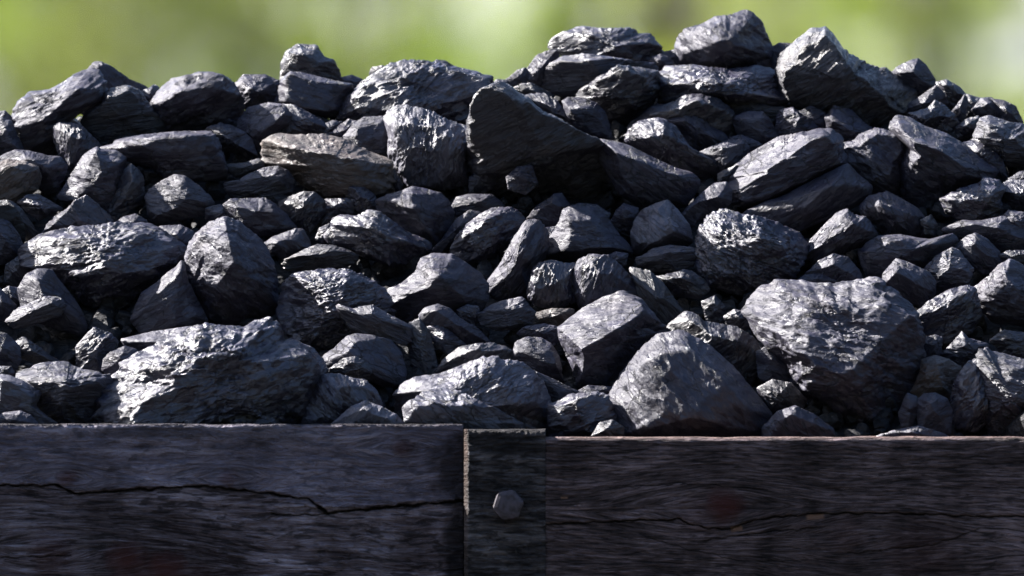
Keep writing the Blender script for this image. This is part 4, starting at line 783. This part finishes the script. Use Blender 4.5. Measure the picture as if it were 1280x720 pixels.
def plank(name, x0, x1, ytop, ybot, Y, thick, mat, parent, cracks=(), knots=(), chips=(), stain_shades=(), band=None, edge=0.0, seed=0, step=1.15, worn=1.0, chamfer=0.0, rip=(0.0, 30., 3.6, 1.0), topdark=0.0):
    """a sawn plank in photo pixels (x0..x1, ytop..ybot); relief is modelled on a fine grid"""
    nx = int((x1-x0)/step)+1; ny = int((ybot-ytop)/step)+1
    X = np.linspace(x0, x1, nx); Yp = np.linspace(ytop, ybot, ny)
    gx, gy = np.meshgrid(X, Yp, indexing='ij'); px = gx.ravel(); py = gy.ravel()
    P3 = np.stack([px/70.0, py/8.0, np.full(px.shape, seed*3.1)], axis=1)
    dsp = fbm(P3, 4, True) * 1.5 + fbm(np.stack([px/200., py/45., np.full(px.shape, seed+9.)], 1), 3) * 1.6
    rx = px*math.cos(rip[0]) + py*math.sin(rip[0]); ry = -px*math.sin(rip[0]) + py*math.cos(rip[0])
    dsp += fbm(np.stack([rx/rip[1], ry/rip[2], np.full(px.shape, seed+4.)], 1), 3, True) * rip[3]
    knot = np.zeros(px.shape); chip = np.zeros(px.shape); stain_shade = np.zeros(px.shape); flow = np.zeros(px.shape); bnd = np.zeros(px.shape)
    wob = fbm(np.stack([px/26., py/26., np.full(px.shape, seed+2.)], 1), 3)
    for pts, w, dep, lip in cracks:
        wx = px + 3*wob; wy = py + 2.6*noise(np.stack([px/15., py*0, px*0+seed], 1)) + 0.45*noise(np.stack([px/4., py*0, px*0+seed], 1))
        dd, sd = seg_dist(wx, wy, pts)
        ww = w * (0.8 + 1.1*noise(np.stack([px/33., py*0+3, px*0+seed], 1)) + 0.5*noise(np.stack([px/7., py*0+3, px*0+seed], 1)))
        dsp -= dep * np.clip(1 - (dd/np.maximum(ww, 0.8))**2, 0, 1)
        dsp += lip * np.exp(-np.maximum(-sd, 0)/16.0) * (sd < 0) * np.clip(1 - dd/60, 0, 1)
        stain_shade = np.maximum(stain_shade, np.clip(1.2 - dd/np.maximum(ww, 0.8), 0, 1))
    for kx, ky, kr, amt in knots:
        q = np.hypot((px-kx), (py-ky)*1.15) + wob*kr*0.5
        knot = np.maximum(knot, amt*np.clip(1.25 - q/kr, 0, 1)**0.7)
        dsp += 1.6*np.exp(-(q/kr)**2) - 1.0*np.exp(-((q-kr)/(0.25*kr))**2)
        flow += np.sign(py-ky)*0.018*np.exp(-(np.hypot((px-kx)*0.4, py-ky)/(kr*1.6))**2)
    for cx, cy, cw, ch, rot in chips:
        u = (px-cx)*math.cos(rot) + (py-cy)*math.sin(rot); v = -(px-cx)*math.sin(rot) + (py-cy)*math.cos(rot)
        q = np.maximum(np.abs(u)/cw, np.abs(v)/ch) + 0.35*wob
        chip = np.maximum(chip, np.clip((1-q)*4, 0, 1)); dsp -= 1.2*np.clip((1-q)*3, 0, 1)
    for sx, sy, rx, ry, amt in stain_shades:
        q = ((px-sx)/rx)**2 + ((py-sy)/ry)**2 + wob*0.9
        stain_shade = np.maximum(stain_shade, amt*np.clip(1.3-q, 0, 1))
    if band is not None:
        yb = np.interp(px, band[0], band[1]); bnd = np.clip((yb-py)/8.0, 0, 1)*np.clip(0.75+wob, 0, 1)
    fbx = px - x0
    # worn rounded top edge, with its sunlit tone painted in paler
    tt = py - ytop
    ed = np.clip(1 - tt/(1.8*worn) + 1.3*wob + 0.3, 0, 1)*np.clip(0.65 + 1.3*fbm(np.stack([px/45., py*0, px*0+seed], 1), 3), 0.1, 1)*edge
    rnd = np.clip(1 - tt/5.0, 0, 1)**2 * 4.5*worn
    dsp -= rnd
    if chamfer:
        dsp -= np.clip(1 - fbx/chamfer, 0, 1)*chamfer*1.1
        ed = np.maximum(ed, np.clip((chamfer - fbx + 2*wob)/1.5, 0, 1)*np.clip(0.95 - (py-ytop)/260.0 + 0.5*wob, 0.15, 1))  # sunlit left edge painted in, fading down the batten
    zt = noise(np.stack([px/30., px*0, px*0+seed+.5], 1))*1.1*np.clip(1-tt/12., 0, 1)
    sc = MPX*(DIST+Y)/DIST
    O = at(x0, ytop, Y)
    WX = O.x + (px-x0)*sc; WZ = O.z - (py-ytop-zt)*sc; WY = Y - dsp*sc
    V = np.stack([WX, WY, WZ], 1); n = len(V)
    idx = np.arange(n).reshape(nx, ny)
    F = np.stack([idx[:-1, :-1], idx[:-1, 1:], idx[1:, 1:], idx[1:, :-1]], -1).reshape(-1, 4)
    ring = np.concatenate([idx[:, 0], idx[-1, 1:], idx[-2::-1, -1], idx[0, -2:0:-1]])
    back = V[ring].copy(); back[:, 1] = Y + thick
    m = len(ring); bi = n + np.arange(m); r2 = np.roll(ring, -1); b2 = np.roll(bi, -1)
    V = np.vstack([V, back, [[back[:, 0].mean(), Y+thick, back[:, 2].mean()]]])
    F = np.vstack([F, np.stack([ring, r2, b2, bi], 1)])
    cen = n + m
    F = np.vstack([F, np.stack([bi, b2, np.full(m, cen), np.full(m, cen)], 1)[:0]])
    pad = lambda a, v: np.concatenate([a, np.full(m+1, v)])
    edg = np.concatenate([ed, np.where(np.isin(ring, idx[:, 0]), edge, 0.0), [0]])
    me = bpy.data.meshes.new(name)
    # quads plus a fan for the back
    tri = np.stack([b2, np.full(m, cen), bi], 1)
    loops = np.concatenate([F.ravel(), tri.ravel()])
    starts = np.concatenate([np.arange(0, F.size, 4), F.size + np.arange(0, tri.size, 3)])
    tots = np.concatenate([np.full(len(F), 4), np.full(m, 3)])
    me.vertices.add(len(V)); me.vertices.foreach_set("co", V.astype(np.float32).ravel())
    me.loops.add(len(loops)); me.loops.foreach_set("vertex_index", loops.astype(np.int32))
    me.polygons.add(len(starts)); me.polygons.foreach_set("loop_start", starts.astype(np.int32)); me.polygons.foreach_set("loop_total", tots.astype(np.int32))
    for nm, a in (("knot", pad(knot, 0)), ("chip", pad(chip, 0)), ("stain_shade", pad(np.maximum(stain_shade, topdark*np.clip(1-tt/3.0, 0, 1)), topdark)), ("flow", pad(flow, 0)), ("band", pad(bnd, 0)), ("edge", edg)):
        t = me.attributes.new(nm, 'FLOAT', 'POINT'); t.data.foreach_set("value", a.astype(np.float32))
    me.update(calc_edges=True); me.validate()
    sm = np.zeros(len(starts), dtype=bool); sm[:(nx-1)*(ny-1)] = True
    me.polygons.foreach_set("use_smooth", sm)
    return link(name, me, mat, parent)

bunker = bpy.data.objects.new("coal_bunker", None); COL.objects.link(bunker)
tag(bunker, "dark weathered timber side wall with a bolted upright batten, holding back the coal heap", "coal bunker")

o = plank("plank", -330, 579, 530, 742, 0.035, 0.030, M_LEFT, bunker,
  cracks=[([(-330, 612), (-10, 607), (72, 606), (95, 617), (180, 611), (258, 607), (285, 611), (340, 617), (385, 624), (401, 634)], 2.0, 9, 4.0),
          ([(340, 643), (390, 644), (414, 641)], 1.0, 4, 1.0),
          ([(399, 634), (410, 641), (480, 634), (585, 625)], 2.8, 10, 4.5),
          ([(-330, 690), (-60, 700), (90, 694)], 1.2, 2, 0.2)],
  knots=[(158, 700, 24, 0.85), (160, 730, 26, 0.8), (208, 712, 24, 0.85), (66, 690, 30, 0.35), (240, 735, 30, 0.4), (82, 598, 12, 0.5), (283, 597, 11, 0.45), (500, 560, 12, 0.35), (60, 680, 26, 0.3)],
  stain_shades=[(569, 590, 26, 60, 0.8), (572, 690, 18, 80, 0.85), (548, 575, 22, 20, 0.6), (330, 545, 60, 12, 0.4), (200, 540, 90, 9, 0.5), (90, 660, 120, 40, 0.25), (470, 690, 90, 30, 0.2)],  # spots beside the batten paint in its shade, the others are stains
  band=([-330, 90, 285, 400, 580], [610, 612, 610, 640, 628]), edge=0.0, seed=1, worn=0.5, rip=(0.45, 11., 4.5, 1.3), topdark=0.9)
o["label"] = "bluish weathered plank with a long dark crack"
o = plank("plank", 682.05, 1600, 546.5, 758, 0.0008, 0.034, M_RIGHT, bunker,
  cracks=[([(684, 655), (740, 653), (800, 650), (849, 650), (886, 661), (912, 661), (942, 650), (1010, 642), (1119, 641), (1224, 646), (1600, 640)], 1.4, 6, 1.5),
          ([(880, 676), (930, 668), (1022, 659)], 0.9, 3, 0.4),
          ([(1060, 692), (1120, 686), (1172, 680), (1225, 661)], 0.7, 2, 0.6),
          ([(800, 668), (850, 684), (930, 702), (1010, 700)], 0.5, 1.0, 0.2),
          ([(760, 610), (860, 604), (960, 612)], 0.9, 1.5, 0.1)],
  knots=[(905, 632, 24, 1.0), (880, 640, 30, 0.25), (1060, 668, 26, 0.22), (1150, 690, 46, 0.2)],
  chips=[(921, 661, 8, 3.6, -0.15), (1019, 646, 12, 3.6, -0.1), (705, 622, 5, 1.6, 0.0)],
  edge=1.0, seed=2)
o["label"] = "dark plank with a reddish knot and a worn, sunlit-pale top edge"
o = plank("batten", 580, 682, 537, 780, 0.0, 0.064, M_BACK, bunker, stain_shades=[(640, 556, 40, 14, 0.7)], edge=0.0, seed=3, worn=0.7, rip=(0.9, 7., 5., 1.5), topdark=0.7, chamfer=5.5)
o["label"] = "rough upright batten with a lit left edge and one bolt"
# left edge of the batten, its warm sunlit tone painted in
batten = o
me = o.data
ea = me.attributes["edge"].data
xl = min(v.co.x for v in me.vertices)
mat = me.materials[0]
k_edge = [n for n in mat.node_tree.nodes if n.type == 'MIX']
M_BAT = wood_mat("batten_wood", (0.016, 0.014, 0.014), (0.075, 0.068, 0.072), (0.26, 0.24, 0.25), (0.080, 0.047, 0.036), 2.0, grain=2.2, tilt=0.5)
me.materials[0] = M_BAT

# rusty iron coach bolt
def bolt(px, py, rad, parent):
    k = NT("bolt_iron"); tc = k.n("ShaderNodeTexCoord"); n_ = k.n("ShaderNodeTexNoise", Scale=160.0, Detail=6.0); k.l(tc.outputs['Object'], n_.inputs[0])
    k.l(k.ramp(n_.outputs[0], [(0.35, (0.03, 0.025, 0.03)), (0.6, (0.075, 0.066, 0.088))]), k.b.inputs['Base Color'])
    k.b.inputs['Metallic'].default_value = 0.25; k.b.inputs['Roughness'].default_value = 0.6
    bp = k.n("ShaderNodeBump", Strength=0.5, Distance=0.001); k.l(n_.outputs[0], bp.inputs['Height']); k.l(bp.outputs[0], k.b.inputs['Normal'])
    c = at(px, py, -0.001); r = rad*MPX
    bm = bmesh.new()
    prof = [(1.0, 0.003), (1.0, -0.0085), (0.93, -0.0102), (0.70, -0.0112), (0.35, -0.0117)]
    rings = []
    for f_, y in prof:
        rings.append([bm.verts.new((c.x + r*f_*math.cos(a), c.y + y, c.z + r*f_*math.sin(a))) for a in [math.radians(12 + 60*i) for i in range(6)]])
    for a, b in zip(rings[:-1], rings[1:]):
        for i in range(6): bm.faces.new((a[i], a[(i+1) % 6], b[(i+1) % 6], b[i]))
    bm.faces.new(rings[-1]); bm.faces.new(rings[0][::-1])
    es = [e for e in bm.edges if abs((e.verts[0].co.y - e.verts[1].co.y)) > 0.005]
    bmesh.ops.bevel(bm, geom=es, offset=0.0022, segments=3, affect='EDGES')
    bmesh.ops.recalc_face_normals(bm, faces=bm.faces)
    ob = bm_obj("bolt", bm, k.m, parent)
    ob["label"] = "grey hexagonal bolt head"
bolt(635.5, 631, 20.5, bunker)

# lower boards, ends, back and floor of the bunker (below and beyond the photo)
xa, xb = at(-330, 600, 0.035).x, at(1600, 600, 0.006).x
def simple(name, *b, n=None):
    bm = bmesh.new(); box(bm, *b, bev=0.003)
    return bm_obj(name, bm, M_BACK, bunker)
zl = at(0, 742, 0.035).z; zr = at(0, 758, 0.006).z
z = zl - 0.004
while z > 0.1:
    simple("plank", xa, at(579, 600, 0.035).x, 0.036, 0.064, max(z-0.17, 0.03), z); z -= 0.175
z = zr - 0.004
while z > 0.1:
    simple("plank", at(684, 600, 0.006).x, xb, 0.008, 0.038, max(z-0.17, 0.03), z); z -= 0.175
simple("batten", at(580, 700, 0).x, at(682, 700, 0).x, 0.002, 0.062, 0.0, at(0, 780, 0).z - 0.002)
simple("end_wall", xa-0.034, xa-0.002, 0.03, 1.19, 0.0, TOP-0.01)
simple("end_wall", xb+0.002, xb+0.034, 0.03, 1.19, 0.0, TOP-0.02)
simple("back_wall", xa-0.034, xb+0.034, 1.195, 1.225, 0.0, TOP-0.01)

# ------------------------------------------------------------------ trees far behind
def leaf_mat(name, c1, c2, tr=0.5):
    k = NT(name); geo = k.n("ShaderNodeNewGeometry"); 
    col = k.ramp(geo.outputs['Random Per Island'], [(0.0, c1), (1.0, c2)])
    k.l(col, k.b.inputs['Base Color']); k.b.inputs['Roughness'].default_value = 0.5
    ts = k.n("ShaderNodeBsdfTranslucent"); k.l(k.mix(0.5, col, (0.34, 0.42, 0.04)), ts.inputs['Color'])
    mx = k.n("ShaderNodeMixShader", Fac=tr); k.l(k.b.outputs[0], mx.inputs[1]); k.l(ts.outputs[0], mx.inputs[2]); k.l(mx.outputs[0], k.out.inputs[0])
    return k.m
def bark_mat():
    k = NT("bark"); tc = k.n("ShaderNodeTexCoord"); n_ = k.n("ShaderNodeTexNoise", Scale=9.0, Detail=6.0); k.l(tc.outputs['Object'], n_.inputs[0])
    k.l(k.ramp(n_.outputs[0], [(0.35, (0.05, 0.04, 0.03)), (0.65, (0.15, 0.12, 0.09))]), k.b.inputs['Base Color']); k.b.inputs['Roughness'].default_value = 0.9
    return k.m
M_BARK = bark_mat()

def tree(px, Y, h, rad, low, nleaf, mat, label, seed, leaf=0.085, nclump=60):
    rs = np.random.RandomState(seed)
    x = at(px, 300, Y).x
    root = bpy.data.objects.new("tree", None); COL.objects.link(root); root.location = (x, Y, 0)
    tag(root, label, "tree", "trees far behind the heap")
    # trunk and limbs
    bm = bmesh.new()
    def limb(p0, p1, r0, r1, seg=5):
        d = (p1-p0); a = d.normalized(); u = a.orthogonal().normalized(); v = a.cross(u)
        prev = None
        for i in range(seg+1):
            t = i/seg; c = p0 + d*t + (u*math.sin(t*3+seed) + v*math.cos(t*2.3+seed))*0.03*d.length*t
            r = r0 + (r1-r0)*t
            ring = [bm.verts.new(c + (u*math.cos(q)+v*math.sin(q))*r) for q in [2*math.pi*j/7 for j in range(7)]]
            if prev:
                for j in range(7): bm.faces.new((prev[j], prev[(j+1) % 7], ring[(j+1) % 7], ring[j]))
            prev = ring
        bm.faces.new(prev)
    limb(Vector((0, 0, -0.05)), Vector((0.05, 0, h*0.8)), h*0.011, h*0.003, 8)
    cl = []
    for i in range(nclump):
        v = rs.normal(size=3); v /= np.linalg.norm(v); q = rs.uniform(0.35, 1.0)**0.5
        c = np.array([v[0]*rad*q, v[1]*rad*q, (low+h)/2 + v[2]*(h-low)/2*q])
        c[0] *= 1 - 0.35*max(0, (c[2]-low)/(h-low)-0.5)
        cl.append((c, rs.uniform(0.16, 0.34)*rad))
        if i % 3 == 0: limb(Vector((0.02, 0, max(low*0.7, c[2]*0.55))), Vector(c), h*0.005, h*0.0015)
    bm_obj("trunk", bm, M_BARK, root, True)
    C = np.array([c for c, _ in cl]); Rr = np.array([r for _, r in cl])
    j = rs.randint(0, nclump, nleaf)
    v = rs.normal(size=(nleaf, 3)); v /= np.linalg.norm(v, axis=1)[:, None]
    P = C[j] + v*(Rr[j]*rs.uniform(0.3, 1.1, nleaf)**0.6)[:, None]*np.array([1, 1, 0.75])
    a = rs.normal(size=(nleaf, 3)); a /= np.linalg.norm(a, axis=1)[:, None]
    b = np.cross(a, rs.normal(size=(nleaf, 3))); b /= np.linalg.norm(b, axis=1)[:, None]
    s = leaf*rs.uniform(0.6, 1.2, nleaf)[:, None]
    V = np.stack([P - a*s*0.5, P + b*s*0.28 + a*s*0.05, P + a*s*0.5, P - b*s*0.28 + a*s*0.05], axis=1).reshape(-1, 3)
    F = np.arange(nleaf*4).reshape(-1, 4)
    link("crown", mesh_np("crown", V, F, smooth=False), mat, root)
    return root
M_L1 = leaf_mat("leaf_green", (0.13, 0.20, 0.03), (0.20, 0.275, 0.05))
M_L2 = leaf_mat("leaf_olive", (0.11, 0.13, 0.035), (0.17, 0.19, 0.05))
M_L3 = leaf_mat("leaf_lime", (0.36, 0.42, 0.03), (0.44, 0.49, 0.05))
M_L4 = leaf_mat("leaf_grey_green", (0.28, 0.32, 0.15), (0.36, 0.39, 0.22))
tree(-60, 73, 5.2, 1.5, 0.5, 6000, M_L2, "dark green blurred tree at the far left behind the heap", 11)
tree(120, 77, 5.0, 0.9, 0.4, 8000, M_L1, "green blurred tree behind the leaning lump on the left skyline", 12)
tree(310, 78, 5.4, 0.65, 0.4, 5200, M_L2, "olive blurred tree behind the stacked pair of lumps on the left skyline", 13)
tree(455, 75, 3.4, 0.42, 0.3, 3800, M_L1, "mid green blurred tree left of the white gap of sky", 14)
tree(735, 75, 3.6, 0.36, 0.3, 3800, M_L1, "mid green blurred tree right of the white gap of sky", 15)
tree(850, 86, 5.4, 0.9, 0.4, 6000, M_L3, "bright lime blurred tree behind the highest block of the heap", 16)
tree(970, 80, 4.0, 0.38, 0.3, 2600, M_L4, "pale thin blurred tree behind the diagonal-grained crest", 17)
tree(1160, 75, 4.8, 0.40, 0.3, 4200, M_L1, "green blurred tree behind the right slope of the heap", 18)
tree(1370, 78, 4.4, 0.75, 0.3, 5000, M_L4, "pale thin blurred tree at the far right behind the heap", 19)
tree(30, 97, 6.0, 1.6, 0.3, 13000, M_L1, "broad green blurred tree filling the background above the left edge lumps", 21)
tree(400, 100, 5.6, 1.0, 0.3, 6000, M_L3, "yellow-green blurred tree behind the dark rounded skyline lump", 22)
tree(605, 95, 3.0, 1.3, 0.2, 8000, M_L1, "low rounded blurred bush under the white gap of sky", 23)
tree(800, 102, 6.2, 0.95, 0.3, 6500, M_L3, "tall yellow-green blurred tree behind the skyline cluster of lumps", 24)
tree(1080, 97, 3.05, 1.3, 0.2, 7000, M_L3, "low blurred bush behind the smooth conical lump", 25)
tree(1260, 100, 3.1, 1.0, 0.2, 6500, M_L1, "low green blurred bush behind the right end of the skyline", 26)
